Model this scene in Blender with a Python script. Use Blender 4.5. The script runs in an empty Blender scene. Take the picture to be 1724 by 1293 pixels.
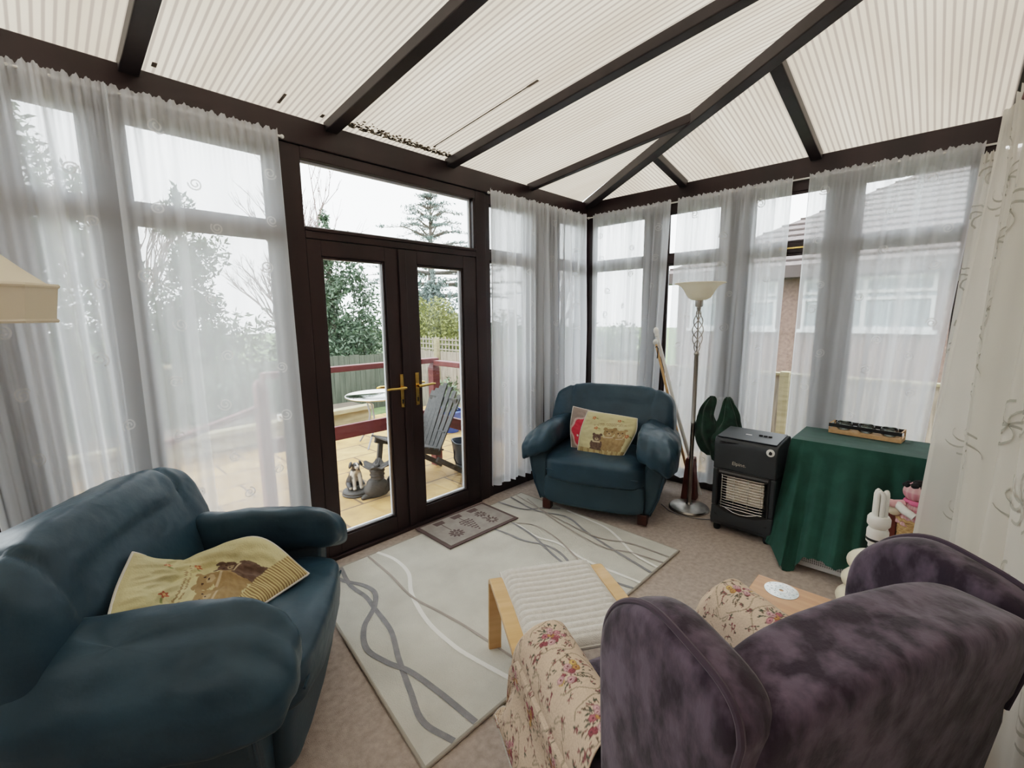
import bpy, math, random
import numpy as np
from mathutils import Vector, Matrix, noise, Euler
sc = bpy.context.scene
COL = sc.collection
PI = math.pi
R = math.radians
random.seed(7)

# ------------------------------------------------------------------ materials
def nodes_of(name):
    m = bpy.data.materials.new(name); m.use_nodes = True
    nt = m.node_tree; nt.nodes.clear()
    out = nt.nodes.new('ShaderNodeOutputMaterial')
    return m, nt, out
def N(nt, t, **kw):
    n = nt.nodes.new(t)
    for k, v in kw.items():
        if k in n.inputs: n.inputs[k].default_value = v
        else: setattr(n, k, v)
    return n
def pbr(name, col, rough=.5, col2=None, scale=8., detail=4., metal=0., bump=0., bscale=None, stretch=(1,1,1),
        sheen=0., spec=None, ramp=(.35,.65), coords='Object', trans=0., attr=None, coat=0.):
    m, nt, out = nodes_of(name); L = nt.links.new
    b = N(nt, 'ShaderNodeBsdfPrincipled'); L(b.outputs[0], out.inputs[0])
    b.inputs['Base Color'].default_value = (*col, 1); b.inputs['Roughness'].default_value = rough
    b.inputs['Metallic'].default_value = metal
    if sheen: b.inputs['Sheen Weight'].default_value = sheen
    if spec is not None: b.inputs['Specular IOR Level'].default_value = spec
    if trans: b.inputs['Transmission Weight'].default_value = trans
    if coat: b.inputs['Coat Weight'].default_value = coat
    tc = N(nt, 'ShaderNodeTexCoord'); mp = N(nt, 'ShaderNodeMapping'); mp.inputs['Scale'].default_value = stretch
    L(tc.outputs[coords], mp.inputs[0])
    if col2 is not None:
        nz = N(nt, 'ShaderNodeTexNoise', Scale=scale, Detail=detail); L(mp.outputs[0], nz.inputs['Vector'])
        cr = N(nt, 'ShaderNodeValToRGB'); cr.color_ramp.elements[0].position = ramp[0]; cr.color_ramp.elements[1].position = ramp[1]
        cr.color_ramp.elements[0].color = (*col, 1); cr.color_ramp.elements[1].color = (*col2, 1)
        L(nz.outputs[0], cr.inputs[0])
        if attr is None: L(cr.outputs[0], b.inputs['Base Color'])
    if attr:
        at = N(nt, 'ShaderNodeAttribute', attribute_name=attr); L(at.outputs['Color'], b.inputs['Base Color'])
    if bump:
        nb = N(nt, 'ShaderNodeTexNoise', Scale=bscale or scale * 3, Detail=5.); L(mp.outputs[0], nb.inputs['Vector'])
        bp = N(nt, 'ShaderNodeBump', Strength=bump, Distance=.01); L(nb.outputs[0], bp.inputs['Height']); L(bp.outputs[0], b.inputs['Normal'])
    return m

M = {}
M['mahogany'] = pbr('dark_mahogany_frame', (.016,.0085,.0095), .38, (.028,.014,.015), 5, stretch=(1,1,.15), bump=.05)
M['rafter'] = pbr('dark_rafter', (.017,.0125,.015), .45, (.028,.02,.023), 6)
M['rubber'] = pbr('pale_gasket', (.62,.66,.7), .5)
M['leather'] = pbr('blue_leather', (.019,.047,.072), .42, (.029,.066,.096), 5, bump=.14, bscale=30, spec=.38)
def wrinkle(m,sc_,st,dist):
    nt=m.node_tree; L=nt.links.new; b=[n for n in nt.nodes if n.type=='BSDF_PRINCIPLED'][0]; old=[n for n in nt.nodes if n.type=='BUMP'][0]
    tc=N(nt,'ShaderNodeTexCoord'); mp=N(nt,'ShaderNodeMapping'); mp.inputs['Scale'].default_value=(1,1,1.6); L(tc.outputs['Object'],mp.inputs[0])
    nz_=N(nt,'ShaderNodeTexNoise',Scale=sc_,Detail=2.,Distortion=.35); L(mp.outputs[0],nz_.inputs['Vector'])
    cr=N(nt,'ShaderNodeValToRGB'); cr.color_ramp.elements[0].position=.30; cr.color_ramp.elements[1].position=.62; L(nz_.outputs[0],cr.inputs[0])
    bp=N(nt,'ShaderNodeBump',Strength=st,Distance=dist); L(cr.outputs[0],bp.inputs['Height']); L(old.outputs[0],bp.inputs['Normal']); L(bp.outputs[0],b.inputs['Normal'])
wrinkle(M['leather'],4.8,.20,.02)
M['leather2'] = pbr('blue_leather_flat', (.018,.046,.067), .48, (.025,.058,.082), 6, bump=.08, bscale=60)
M['darkwood'] = pbr('dark_wood_foot', (.04,.014,.01), .45, (.07,.022,.015), 6)
M['purple'] = pbr('purple_chenille', (.024,.016,.029), .95, (.105,.082,.115), 21, 10, bump=.22, bscale=45, sheen=.18, ramp=(.40,.62), stretch=(1,1,.55))
M['purple_pipe'] = pbr('purple_piping', (.05,.035,.055), .9, sheen=.2)
M['carpet'] = pbr('beige_carpet', (.43,.355,.305), 1., (.60,.515,.455), 34, 8, bump=.7, bscale=300, ramp=(.3,.7))
M['rug'] = pbr('cream_rug_pile', (.58,.57,.52), 1., (.70,.69,.63), 5, 8, bump=.5, bscale=200, ramp=(.3,.7))
M['rug_edge'] = pbr('rug_binding', (.40,.37,.32), 1., bump=.3, bscale=150)
M['rug_white'] = pbr('rug_white_line', (.92,.915,.89), 1., bump=.4, bscale=200)
M['rug_grey'] = pbr('rug_grey_line', (.24,.245,.26), 1., (.30,.30,.315), 20, bump=.4, bscale=200)
M['rug_taupe'] = pbr('rug_taupe_line', (.40,.36,.33), 1., bump=.4, bscale=200)
M['mat'] = pbr('grey_doormat', (.30,.27,.25), 1., (.36,.335,.31), 14, bump=.5, bscale=220)
M['mat_dark'] = pbr('doormat_border', (.125,.09,.088), .95, bump=.4, bscale=150)
M['steel'] = pbr('brushed_steel', (.36,.34,.31), .33, (.45,.42,.39), 20, metal=1., stretch=(1,1,.05))
M['brass'] = pbr('polished_brass', (.72,.46,.13), .22, (.8,.55,.2), 20, metal=1.)
M['heater'] = pbr('dark_heater_metal', (.028,.034,.041), .45, (.034,.040,.047), 6, bump=.03, bscale=300)
M['heater_top'] = pbr('grey_heater_top', (.07,.08,.092), .5, (.08,.09,.10), 6)
M['black'] = pbr('matt_black', (.008,.008,.010), .5, (.012,.012,.014), 20)
M['wire'] = pbr('chrome_wire', (.65,.62,.58), .25, (.7,.68,.64), 20, metal=1.)
M['ceramic'] = pbr('ceramic_plaque', (.62,.55,.47), .8, (.70,.63,.55), 90)
M['cloth_green'] = pbr('dark_green_cloth', (.006,.052,.040), .8, (.010,.070,.053), 12, bump=.25, bscale=350, sheen=.1)
M['velvet_green'] = pbr('dark_green_velvet', (.004,.020,.013), .85, (.012,.052,.034), 14, bump=.3, bscale=60, sheen=.25)
M['bentwood'] = pbr('bent_birch', (.62,.36,.15), .42, (.70,.43,.20), 3, stretch=(12,1,12), coat=.2)
M['ribbed'] = pbr('off_white_fabric', (.64,.62,.58), .95, (.72,.70,.66), 60, bump=.4, bscale=300)
M['tabletop'] = pbr('orange_wood_veneer', (.52,.25,.11), .38, (.60,.31,.145), 3, stretch=(14,1,14))
M['white_plastic'] = pbr('white_plastic', (.80,.80,.77), .4, (.84,.84,.81), 5)
M['cream_ceramic'] = pbr('cream_ceramic', (.72,.66,.50), .3, (.78,.73,.58), 5)
M['white_heater'] = pbr('white_heater_panel', (.70,.70,.70), .45, (.75,.75,.75), 4)
M['slot'] = pbr('grey_slot', (.24,.24,.25), .6)
M['pine'] = pbr('pale_pine', (.56,.33,.16), .55, (.64,.40,.21), 5, stretch=(1,8,8))
M['print'] = pbr('printed_cotton', (.7,.6,.4), .95, attr='Col', bump=.25, bscale=160)
M['pinkback'] = pbr('pink_cotton_back', (.56,.36,.34), .95, (.62,.42,.39), 12, bump=.2, bscale=120)
M['cord_white'] = pbr('white_piping', (.72,.70,.66), .9, bump=.3, bscale=200)
M['wallpaint'] = pbr('white_wall_paint', (.74,.74,.71), .8, (.79,.79,.76), 3)
M['pinkwall'] = pbr('pale_pink_plaster', (.56,.45,.41), .9, (.62,.51,.47), 6, bump=.2, bscale=40)
M['redwood'] = pbr('red_brown_wood', (.13,.034,.025), .5, (.18,.05,.035), 5, stretch=(6,6,1))
M['pink'] = pbr('pink_fleece', (.76,.40,.43), .95, (.80,.47,.49), 40, sheen=.2)
M['hotpink'] = pbr('pink_ribbon', (.72,.16,.30), .6)
M['gingham'] = pbr('printed_gingham', (.7,.4,.42), .95, attr='Col')
M['yarn'] = pbr('black_yarn', (.010,.010,.012), .9, bump=.6, bscale=90)
M['wicker'] = pbr('golden_wicker', (.45,.27,.11), .7, (.62,.41,.2), 40, bump=.8, bscale=60, stretch=(1,1,2.5))
M['skin_cloth'] = pbr('cream_calico', (.72,.62,.48), .9)
M['bluepaint'] = pbr('blue_print', (.13,.17,.33), .5)
# outdoors
M['rail'] = pbr('red_stained_rail', (.105,.020,.021), .5, (.15,.036,.035), 4, stretch=(1,6,6), bump=.1)
M['fence2'] = pbr('green_grey_fence_boards', (.055,.065,.048), .9, (.10,.11,.085), 4, 6, stretch=(9,9,.5), bump=.3)
M['fence'] = pbr('weathered_fence_boards', (.19,.16,.13), .9, (.36,.31,.255), 7, 6, stretch=(9,9,.5), bump=.3)
M['trellis'] = pbr('weathered_trellis', (.24,.21,.17), .9, (.32,.28,.23), 8)
M['sleeper'] = pbr('weathered_sleeper', (.23,.195,.115), .9, (.33,.29,.19), 4, stretch=(1,5,5), bump=.3)
M['soil'] = pbr('soil', (.05,.04,.03), 1., (.085,.065,.045), 8, bump=.6)
M['lawn'] = pbr('winter_lawn', (.10,.15,.06), 1., (.16,.22,.10), 5, 8, bump=.6, bscale=60)
M['leaf1'] = pbr('dark_holly_leaf', (.030,.055,.034), .5, (.085,.13,.075), 6, ramp=(.3,.7))
M['leaf2'] = pbr('mid_green_leaf', (.06,.095,.055), .5, (.13,.18,.09), 6, ramp=(.3,.7))
M['leaf3'] = pbr('yellow_green_leaf', (.13,.15,.035), .5, (.24,.24,.07), 5, ramp=(.3,.7))
M['needle'] = pbr('blue_grey_hazed_needles', (.075,.11,.10), .6, (.13,.17,.155), 6)  # needle colour lightened to stand in for haze over the distance
M['bark'] = pbr('grey_bark', (.085,.07,.06), .95, (.14,.115,.10), 9, bump=.5)
M['twig'] = pbr('pale_winter_twigs', (.21,.16,.155), .9, (.27,.21,.2), 9)
M['slate'] = pbr('dark_stained_slats', (.035,.036,.036), .65, (.06,.059,.057), 5, stretch=(1,8,8))
M['bluepot'] = pbr('blue_glazed_pot', (.035,.07,.26), .25, (.05,.10,.34), 6)
M['bin'] = pbr('grey_blue_plastic', (.045,.06,.08), .45, (.06,.075,.095), 6)
M['bronze'] = pbr('dark_bronze_resin', (.026,.023,.021), .6, (.045,.039,.035), 18, bump=.5)
M['dogblack'] = pbr('glossy_black_resin', (.018,.017,.017), .35, (.03,.028,.026), 14)
M['dogwhite'] = pbr('cream_resin', (.60,.52,.42), .5, (.68,.61,.52), 14)
M['brownbrick'] = pbr('brown_brick', (.15,.095,.08), .9, (.22,.145,.12), 20)
M['browncladding'] = pbr('dark_brown_cladding', (.045,.03,.028), .6, (.06,.042,.038), 8)
M['rooftile'] = pbr('grey_brown_tiles', (.12,.10,.10), .9, (.17,.145,.14), 12)
M['upvc'] = pbr('white_upvc', (.72,.73,.74), .4)
M['dullglass'] = pbr('grey_window_glass', (.26,.32,.34), .12, (.34,.40,.42), 2)
M['paleglass'] = pbr('pale_render', (.62,.63,.62), .8, (.70,.71,.70), 4)

def glass(name, tint, refl):
    m, nt, out = nodes_of(name); L = nt.links.new
    t = N(nt, 'ShaderNodeBsdfTransparent'); t.inputs[0].default_value = (*tint, 1)
    g = N(nt, 'ShaderNodeBsdfGlossy', Roughness=.02)
    f = N(nt, 'ShaderNodeFresnel', IOR=1.45); k = N(nt, 'ShaderNodeMath', operation='MULTIPLY'); k.inputs[1].default_value = refl
    mx = N(nt, 'ShaderNodeMixShader'); L(f.outputs[0], k.inputs[0]); L(k.outputs[0], mx.inputs[0])
    L(t.outputs[0], mx.inputs[1]); L(g.outputs[0], mx.inputs[2]); L(mx.outputs[0], out.inputs[0])
    return m
M['pane'] = glass('window_glass', (.93,.96,.97), .8)
M['clear'] = glass('clear_glass', (.86,.92,.90), 2.)

def sheer(name, col, lo, hi, attr=True, transl=.62):
    m, nt, out = nodes_of(name); L = nt.links.new
    t = N(nt, 'ShaderNodeBsdfTransparent')
    d = N(nt, 'ShaderNodeBsdfDiffuse'); d.inputs[0].default_value = (*col, 1)
    s = N(nt, 'ShaderNodeBsdfTranslucent'); s.inputs[0].default_value = (*col, 1)
    m1 = N(nt, 'ShaderNodeMixShader'); m1.inputs[0].default_value = transl
    L(d.outputs[0], m1.inputs[1]); L(s.outputs[0], m1.inputs[2])
    m2 = N(nt, 'ShaderNodeMixShader')
    if attr:
        a = N(nt, 'ShaderNodeAttribute', attribute_name='Col')
        mr = N(nt, 'ShaderNodeMapRange'); mr.inputs[3].default_value = lo; mr.inputs[4].default_value = hi
        L(a.outputs['Fac'], mr.inputs[0]); L(mr.outputs[0], m2.inputs[0])
    else: m2.inputs[0].default_value = hi
    L(t.outputs[0], m2.inputs[1]); L(m1.outputs[0], m2.inputs[2]); L(m2.outputs[0], out.inputs[0])
    return m
M['sheer'] = sheer('white_voile', (.90,.93,.97), .54, .97)
M['embroid'] = sheer('white_embroidery', (.88,.89,.90), .8, .8, False, .45)
M['shadeglass'] = sheer('frosted_cream_glass', (.93,.90,.80), 1., 1., False, .45)
M['shade_fabric'] = sheer('cream_lampshade_fabric', (.93,.88,.77), 1., 1., False, .40)
M['lace'] = sheer('cream_lace', (.86,.855,.80), .72, .97, True, .40)
M['lace_motif'] = sheer('cream_lace_motif', (.50,.50,.45), .9, .9, False, .4)

def poly_roof(name, axis):
    """Multiwall polycarbonate: translucent sheet with ribs along the slope, grime in blotches."""
    m, nt, out = nodes_of(name); L = nt.links.new
    tc = N(nt, 'ShaderNodeTexCoord'); sp = N(nt, 'ShaderNodeSeparateXYZ'); L(tc.outputs['Object'], sp.inputs[0])
    mu = N(nt, 'ShaderNodeMath', operation='MULTIPLY'); mu.inputs[1].default_value = 2 * PI / .033
    L(sp.outputs[axis], mu.inputs[0])
    sn = N(nt, 'ShaderNodeMath', operation='SINE'); L(mu.outputs[0], sn.inputs[0])
    mr = N(nt, 'ShaderNodeMapRange'); mr.inputs[1].default_value = .15; mr.inputs[2].default_value = .8
    mr.inputs[3].default_value = 0; mr.inputs[4].default_value = 1; L(sn.outputs[0], mr.inputs[0])
    nz = N(nt, 'ShaderNodeTexNoise', Scale=1.6, Detail=6.)
    mp = N(nt, 'ShaderNodeMapping'); mp.inputs['Scale'].default_value = (3, .5, 1) if axis == 'X' else (.5, 3, 1)
    L(tc.outputs['Object'], mp.inputs[0]); L(mp.outputs[0], nz.inputs['Vector'])
    c1 = N(nt, 'ShaderNodeMix', data_type='RGBA'); c1.inputs[6].default_value = (.72,.705,.65,1); c1.inputs[7].default_value = (.49,.44,.375,1)
    L(nz.outputs[0], c1.inputs[0])
    c2 = N(nt, 'ShaderNodeMix', data_type='RGBA'); c2.inputs[7].default_value = (.36,.33,.31,1)
    mf = N(nt, 'ShaderNodeMath', operation='MULTIPLY'); mf.inputs[1].default_value = .9; L(mr.outputs[0], mf.inputs[0])
    L(mf.outputs[0], c2.inputs[0]); L(c1.outputs[2], c2.inputs[6])
    tr = N(nt, 'ShaderNodeBsdfTranslucent'); L(c2.outputs[2], tr.inputs[0])
    df = N(nt, 'ShaderNodeBsdfDiffuse'); L(c2.outputs[2], df.inputs[0])
    mx = N(nt, 'ShaderNodeMixShader'); mx.inputs[0].default_value = .72
    L(df.outputs[0], mx.inputs[1]); L(tr.outputs[0], mx.inputs[2]); L(mx.outputs[0], out.inputs[0])
    return m
M['roofX'] = poly_roof('ribbed_polycarbonate_x', 'X')
M['roofY'] = poly_roof('ribbed_polycarbonate_y', 'Y')

def brickmat(name, c1, c2, mortar, scale, w, h, msize):
    m, nt, out = nodes_of(name); L = nt.links.new
    b = N(nt, 'ShaderNodeBsdfPrincipled', Roughness=.7); L(b.outputs[0], out.inputs[0])
    tc = N(nt, 'ShaderNodeTexCoord'); br = N(nt, 'ShaderNodeTexBrick')
    br.inputs['Color1'].default_value = (*c1,1); br.inputs['Color2'].default_value = (*c2,1); br.inputs['Mortar'].default_value = (*mortar,1)
    br.inputs['Scale'].default_value = scale; br.inputs['Brick Width'].default_value = w; br.inputs['Row Height'].default_value = h; br.inputs['Mortar Size'].default_value = msize
    L(tc.outputs['Object'], br.inputs['Vector'])
    nz = N(nt, 'ShaderNodeTexNoise', Scale=5., Detail=6.); L(tc.outputs['Object'], nz.inputs['Vector'])
    mx = N(nt, 'ShaderNodeMix', data_type='RGBA', blend_type='MULTIPLY'); mx.inputs[0].default_value = .6
    cr = N(nt, 'ShaderNodeValToRGB'); cr.color_ramp.elements[0].color = (.55,.5,.45,1); cr.color_ramp.elements[1].color = (1.15,1.1,1.05,1)
    cr.color_ramp.elements[0].position = .35; cr.color_ramp.elements[1].position = .62
    L(nz.outputs[0], cr.inputs[0]); L(br.outputs[0], mx.inputs[6]); L(cr.outputs[0], mx.inputs[7]); L(mx.outputs[2], b.inputs[0])
    return m
M['paving'] = brickmat('tan_paving_slabs', (.375,.215,.075), (.44,.28,.115), (.14,.085,.045), 1., .62, .46, .012)

# ------------------------------------------------------------------ mesh building
class MB:
    def __init__(s): s.v=[]; s.f=[]; s.m=[]; s.c={}
    def add(s, vs, fs, m=0, T=None):
        b=len(s.v)
        s.v += [tuple(T @ Vector(p)) if T else tuple(p) for p in vs]
        s.f += [tuple(b+i for i in f) for f in fs]; s.m += [m]*len(fs); return s
    def box(s, x0,x1,y0,y1,z0,z1, m=0, T=None):
        if x0>x1:x0,x1=x1,x0
        if y0>y1:y0,y1=y1,y0
        return s.add([(x0,y0,z0),(x1,y0,z0),(x1,y1,z0),(x0,y1,z0),(x0,y0,z1),(x1,y0,z1),(x1,y1,z1),(x0,y1,z1)],
              [(0,3,2,1),(4,5,6,7),(0,1,5,4),(1,2,6,5),(2,3,7,6),(3,0,4,7)], m, T)
    def bar(s, p, q, w, h, m=0, up=(0,0,1)):
        p=Vector(p); q=Vector(q); d=(q-p); L=d.length; d.normalize(); u=Vector(up)
        sd=d.cross(u); sd.normalize(); u=sd.cross(d)
        T=Matrix((( d.x,sd.x,u.x,p.x),(d.y,sd.y,u.y,p.y),(d.z,sd.z,u.z,p.z),(0,0,0,1)))
        return s.box(0,L,-w/2,w/2,-h/2,h/2,m,T)
    def prism(s, poly, h0, h1, axis='x', m=0, T=None):
        n=len(poly)
        def P(a,b,h): return {'x':(h,a,b),'y':(a,h,b),'z':(a,b,h)}[axis]
        vs=[P(a,b,h0) for a,b in poly]+[P(a,b,h1) for a,b in poly]
        fs=[tuple(range(n))[::-1], tuple(range(n,2*n))]+[(i,(i+1)%n,n+(i+1)%n,n+i) for i in range(n)]
        return s.add(vs,fs,m,T)
    def tube(s, pts, r, seg=8, m=0, closed=False, T=None):
        P=[Vector(p) for p in pts]; n=len(P); rs=r if hasattr(r,'__len__') else [r]*n
        vs=[]; fs=[]; up=None
        for i in range(n):
            a=P[i-1] if (i>0 or closed) else P[i]; b=P[(i+1)%n] if (i<n-1 or closed) else P[i]
            d=(b-a).normalized()
            if up is None:
                up=Vector((0,0,1)) if abs(d.z)<.9 else Vector((1,0,0))
            sd=d.cross(up)
            if sd.length<1e-6: sd=d.orthogonal()
            sd.normalize(); up=sd.cross(d); up.normalize()
            for k in range(seg):
                t=2*PI*k/seg; vs.append(P[i]+(sd*math.cos(t)+up*math.sin(t))*rs[i])
        for i in range(n if closed else n-1):
            j=(i+1)%n
            for k in range(seg):
                k2=(k+1)%seg; fs.append((i*seg+k,i*seg+k2,j*seg+k2,j*seg+k))
        if not closed: fs+= [tuple(range(seg))[::-1], tuple((n-1)*seg+k for k in range(seg))]
        return s.add(vs,fs,m,T)
    def lathe(s, prof, seg=24, c=(0,0,0), m=0, sx=1, sy=1, T=None, cap=True):
        vs=[]; fs=[]; n=len(prof)
        for r,z in prof:
            for k in range(seg):
                t=2*PI*k/seg; vs.append((c[0]+r*sx*math.cos(t), c[1]+r*sy*math.sin(t), c[2]+z))
        for i in range(n-1):
            for k in range(seg):
                k2=(k+1)%seg; fs.append((i*seg+k,i*seg+k2,(i+1)*seg+k2,(i+1)*seg+k))
        if cap: fs+=[tuple(range(seg))[::-1], tuple((n-1)*seg+k for k in range(seg))]
        return s.add(vs,fs,m,T)
    def sell(s, c, h, e1=.5, e2=.5, T=None, nu=36, nv=20, m=0, fn=None):
        def pw(a,e): return math.copysign(abs(a)**e,a)
        vs=[]; fs=[]
        for j in range(nv+1):
            ph=-PI/2+PI*j/nv
            for i in range(nu):
                t=2*PI*i/nu
                x=pw(math.cos(ph),e1)*pw(math.cos(t),e2); y=pw(math.cos(ph),e1)*pw(math.sin(t),e2); z=pw(math.sin(ph),e1)
                p=Vector((x*h[0],y*h[1],z*h[2]))
                if fn: p=Vector(fn(p))
                vs.append(p+Vector(c))
        for j in range(nv):
            for i in range(nu):
                i2=(i+1)%nu; fs.append((j*nu+i,j*nu+i2,(j+1)*nu+i2,(j+1)*nu+i))
        return s.add(vs,fs,m,T)
    def grid(s, fn, nu, nv, m=0, cu=False, T=None, col=None):
        vs=[];fs=[]; b=len(s.v)
        cols = nu if cu else nu+1
        for j in range(nv+1):
            for i in range(cols):
                if col: s.c[b+len(vs)] = col(i/nu, j/nv)
                vs.append(fn(i/nu, j/nv))
        for j in range(nv):
            for i in range(nu):
                i2=(i+1)%cols if cu else i+1
                fs.append((j*cols+i,j*cols+i2,(j+1)*cols+i2,(j+1)*cols+i))
        return s.add(vs,fs,m,T)
    def ribbon(s, pts, w, nrm=(0,0,1), m=0, T=None):
        P=[Vector(p) for p in pts]; vs=[]; n=len(P)
        for i in range(n):
            d=(P[min(i+1,n-1)]-P[max(i-1,0)]).normalized()
            nn=nrm[i] if isinstance(nrm,list) else Vector(nrm)
            sd=d.cross(nn).normalized()*w/2; vs+=[P[i]-sd,P[i]+sd]
        return s.add(vs,[(2*i,2*i+1,2*i+3,2*i+2) for i in range(n-1)],m,T)
    def build(s, name, mats, parent=None, smooth=True, bevel=0, sub=0, ang=40, solid=0, seg=2):
        me=bpy.data.meshes.new(name); me.from_pydata(s.v,[],s.f)
        if not isinstance(mats,(list,tuple)): mats=[mats]
        for k in mats: me.materials.append(M[k] if isinstance(k,str) else k)
        me.polygons.foreach_set('material_index', s.m)
        if s.c:
            ca=me.color_attributes.new('Col','FLOAT_COLOR','POINT')
            arr=np.zeros((len(s.v),4),dtype=np.float32); arr[:,3]=1; arr[:,:3]=.5
            for k,c in s.c.items(): arr[k,:3]=c
            ca.data.foreach_set('color',arr.ravel())
        me.update()
        if smooth:
            me.shade_smooth(); me.set_sharp_from_angle(angle=R(ang))
        o=bpy.data.objects.new(name,me); COL.objects.link(o)
        if parent: o.parent=parent
        if bevel:
            md=o.modifiers.new('bevel','BEVEL'); md.width=bevel; md.segments=seg; md.limit_method='ANGLE'; md.angle_limit=R(35)
        if sub:
            md=o.modifiers.new('sub','SUBSURF'); md.levels=sub; md.render_levels=sub
        if solid:
            md=o.modifiers.new('solid','SOLIDIFY'); md.thickness=solid; md.offset=0
        return o

def tag(o, label=None, cat=None, group=None, kind=None):
    if label: o['label']=label
    if cat: o['category']=cat
    if group: o['group']=group
    if kind: o['kind']=kind
    return o
def thing(name, label, cat, loc=(0,0,0), rz=0, group=None):
    o=bpy.data.objects.new(name,None); COL.objects.link(o); o.empty_display_size=.1
    o.location=loc; o.rotation_euler=(0,0,rz); return tag(o,label,cat,group)
def struct(o, label=None): 
    o['kind']='structure'
    if label: o['label']=label
    return o
def nz(p, s, seed=0.):
    return noise.noise(Vector((p[0]*s+seed, p[1]*s-seed*1.7, p[2]*s+seed*.6)))
def clone(root, loc, rz, label=None, group=None):
    r=root.copy(); COL.objects.link(r); r.location=loc; r.rotation_euler=(0,0,rz)
    if label: r['label']=label
    if group: r['group']=group
    for ch in list(root.children):
        c=ch.copy(); COL.objects.link(c); c.parent=r
        for g in ch.children:
            d=g.copy(); COL.objects.link(d); d.parent=c
    return r
def rotz(a): return Matrix.Rotation(a,4,'Z')
def TRS(loc, e=(0,0,0)): return Matrix.Translation(loc) @ Euler(e).to_matrix().to_4x4()

# ------------------------------------------------------------------ camera
cd=bpy.data.cameras.new('camera'); cam=bpy.data.objects.new('camera',cd); COL.objects.link(cam)
yaw,pit,rol=R(46.349),R(-8.526),R(-.552)
w_=Vector((math.sin(yaw)*math.cos(pit),math.cos(yaw)*math.cos(pit),math.sin(pit)))
r_=Vector((math.cos(yaw),-math.sin(yaw),0)); u_=r_.cross(w_)
r2=r_*math.cos(rol)+u_*math.sin(rol); u2=-r_*math.sin(rol)+u_*math.cos(rol)
cam.matrix_world=Matrix(((r2.x,u2.x,-w_.x,-4.089),(r2.y,u2.y,-w_.y,-2.812),(r2.z,u2.z,-w_.z,1.593),(0,0,0,1)))
cd.sensor_fit='HORIZONTAL'; cd.sensor_width=36; cd.lens=36*765/1724; cd.clip_start=.02; cd.clip_end=300
sc.camera=cam
sc.view_settings.view_transform='Filmic'; sc.view_settings.look='Medium High Contrast'; sc.view_settings.exposure=1.12

# ------------------------------------------------------------------ world: overcast sky, brighter overhead
wd=bpy.data.worlds.new('overcast_sky'); sc.world=wd; wd.use_nodes=True
nt=wd.node_tree; nt.nodes.clear(); L=nt.links.new
wo=N(nt,'ShaderNodeOutputWorld'); bg=N(nt,'ShaderNodeBackground'); L(bg.outputs[0],wo.inputs[0])
tc=N(nt,'ShaderNodeTexCoord'); sp=N(nt,'ShaderNodeSeparateXYZ'); L(tc.outputs['Generated'],sp.inputs[0])
cr=N(nt,'ShaderNodeValToRGB'); L(sp.outputs['Z'],cr.inputs[0])
cr.color_ramp.elements[0].position=.0; cr.color_ramp.elements[0].color=(.49,.56,.65,1)
cr.color_ramp.elements[1].position=.95; cr.color_ramp.elements[1].color=(.97,.99,1.0,1)
e=cr.color_ramp.elements.new(.32); e.color=(.55,.615,.69,1)
bg.inputs['Strength'].default_value=3.6
#@SPLIT
# ------------------------------------------------------------------ the room
X0=-5.4; YH=-3.08
struct(MB().box(X0,.075,YH,.075,-.06,0).build('floor','carpet',smooth=False))
struct(MB().box(X0,.1,YH-.12,YH,-.06,3.2).build('wall_house','pinkwall',smooth=False))
struct(MB().box(X0-.1,X0,YH,.08,-.06,2.71).build('wall_left','wallpaint',smooth=False))
def zr(y): return 2.71-.115*y
E1=-1.936; YR=-3.2
struct(MB().box(X0,.09,-.025,.09,2.575,2.725).build('trim_1','mahogany',smooth=False,bevel=.006))
struct(MB().box(-.025,.09,YH,-.025,2.575,2.725).build('trim_2','mahogany',smooth=False,bevel=.006))
up=.045
m=MB(); m.add([(X0,.1,zr(.1)+up),(0,.1,zr(.1)+up),(E1,YR,zr(YR)+up),(X0,YR,zr(YR)+up)],[(0,1,2,3)])
# mossy grime along the eaves of one bay is ribbons of dirt on the sheet itself
struct(m.build('ceiling','roofX',smooth=False,solid=.016))
m=MB(); m.add([(0.1,0.1,2.71+up-.012),(.1,YR,2.71+up-.012),(E1,YR,zr(YR)+up)],[(0,1,2)])
struct(m.build('ceiling.001','roofY',smooth=False,solid=.016))
tn=[3]
def rafter(p,q,w=.075,h=.06):
    o=MB().bar(p,q,w,h).build('trim_%d'%tn[0],'rafter',smooth=False,bevel=.006); tn[0]+=1; return struct(o)
for x in (-4.56,-3.654,-2.713,-1.8025):
    rafter((x,-.0,zr(0)+.005),(x,YH,zr(YH)+.005))
rafter((-.898,0,zr(0)+.005),(-.898,-1.485,zr(-1.485)+.005),.055)
for y,w in ((-1.024,.062),(-2.005,.072),(-3.0,.08)):
    x=.605*y; rafter((0,y,2.715),(x,y,2.715-.19*x),w)
rafter((0,0,2.71),(E1*.965,YR*.965,zr(YR*.965)-.002),.085,.075)
M['moss']=pbr('eaves_grime',(.14,.115,.08),1.,(.36,.31,.24),60,ramp=(.35,.7))
m=MB(); random.seed(3)
for i in range(420):
    t=random.random(); x=-2.66+t*.83; y=-.035-abs(random.gauss(0,.035))*(1.25-t*.6); s=random.uniform(.003,.008)
    m.box(x-s,x+s,y-s,y+s,zr(y)+up-.0115,zr(y)+up-.008,T=None)
gr=m.build('trim_moss','moss',smooth=False); gr.name='trim_90'; struct(gr,'greenish brown grime along the eaves above the French doors')
m=MB(); 
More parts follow.
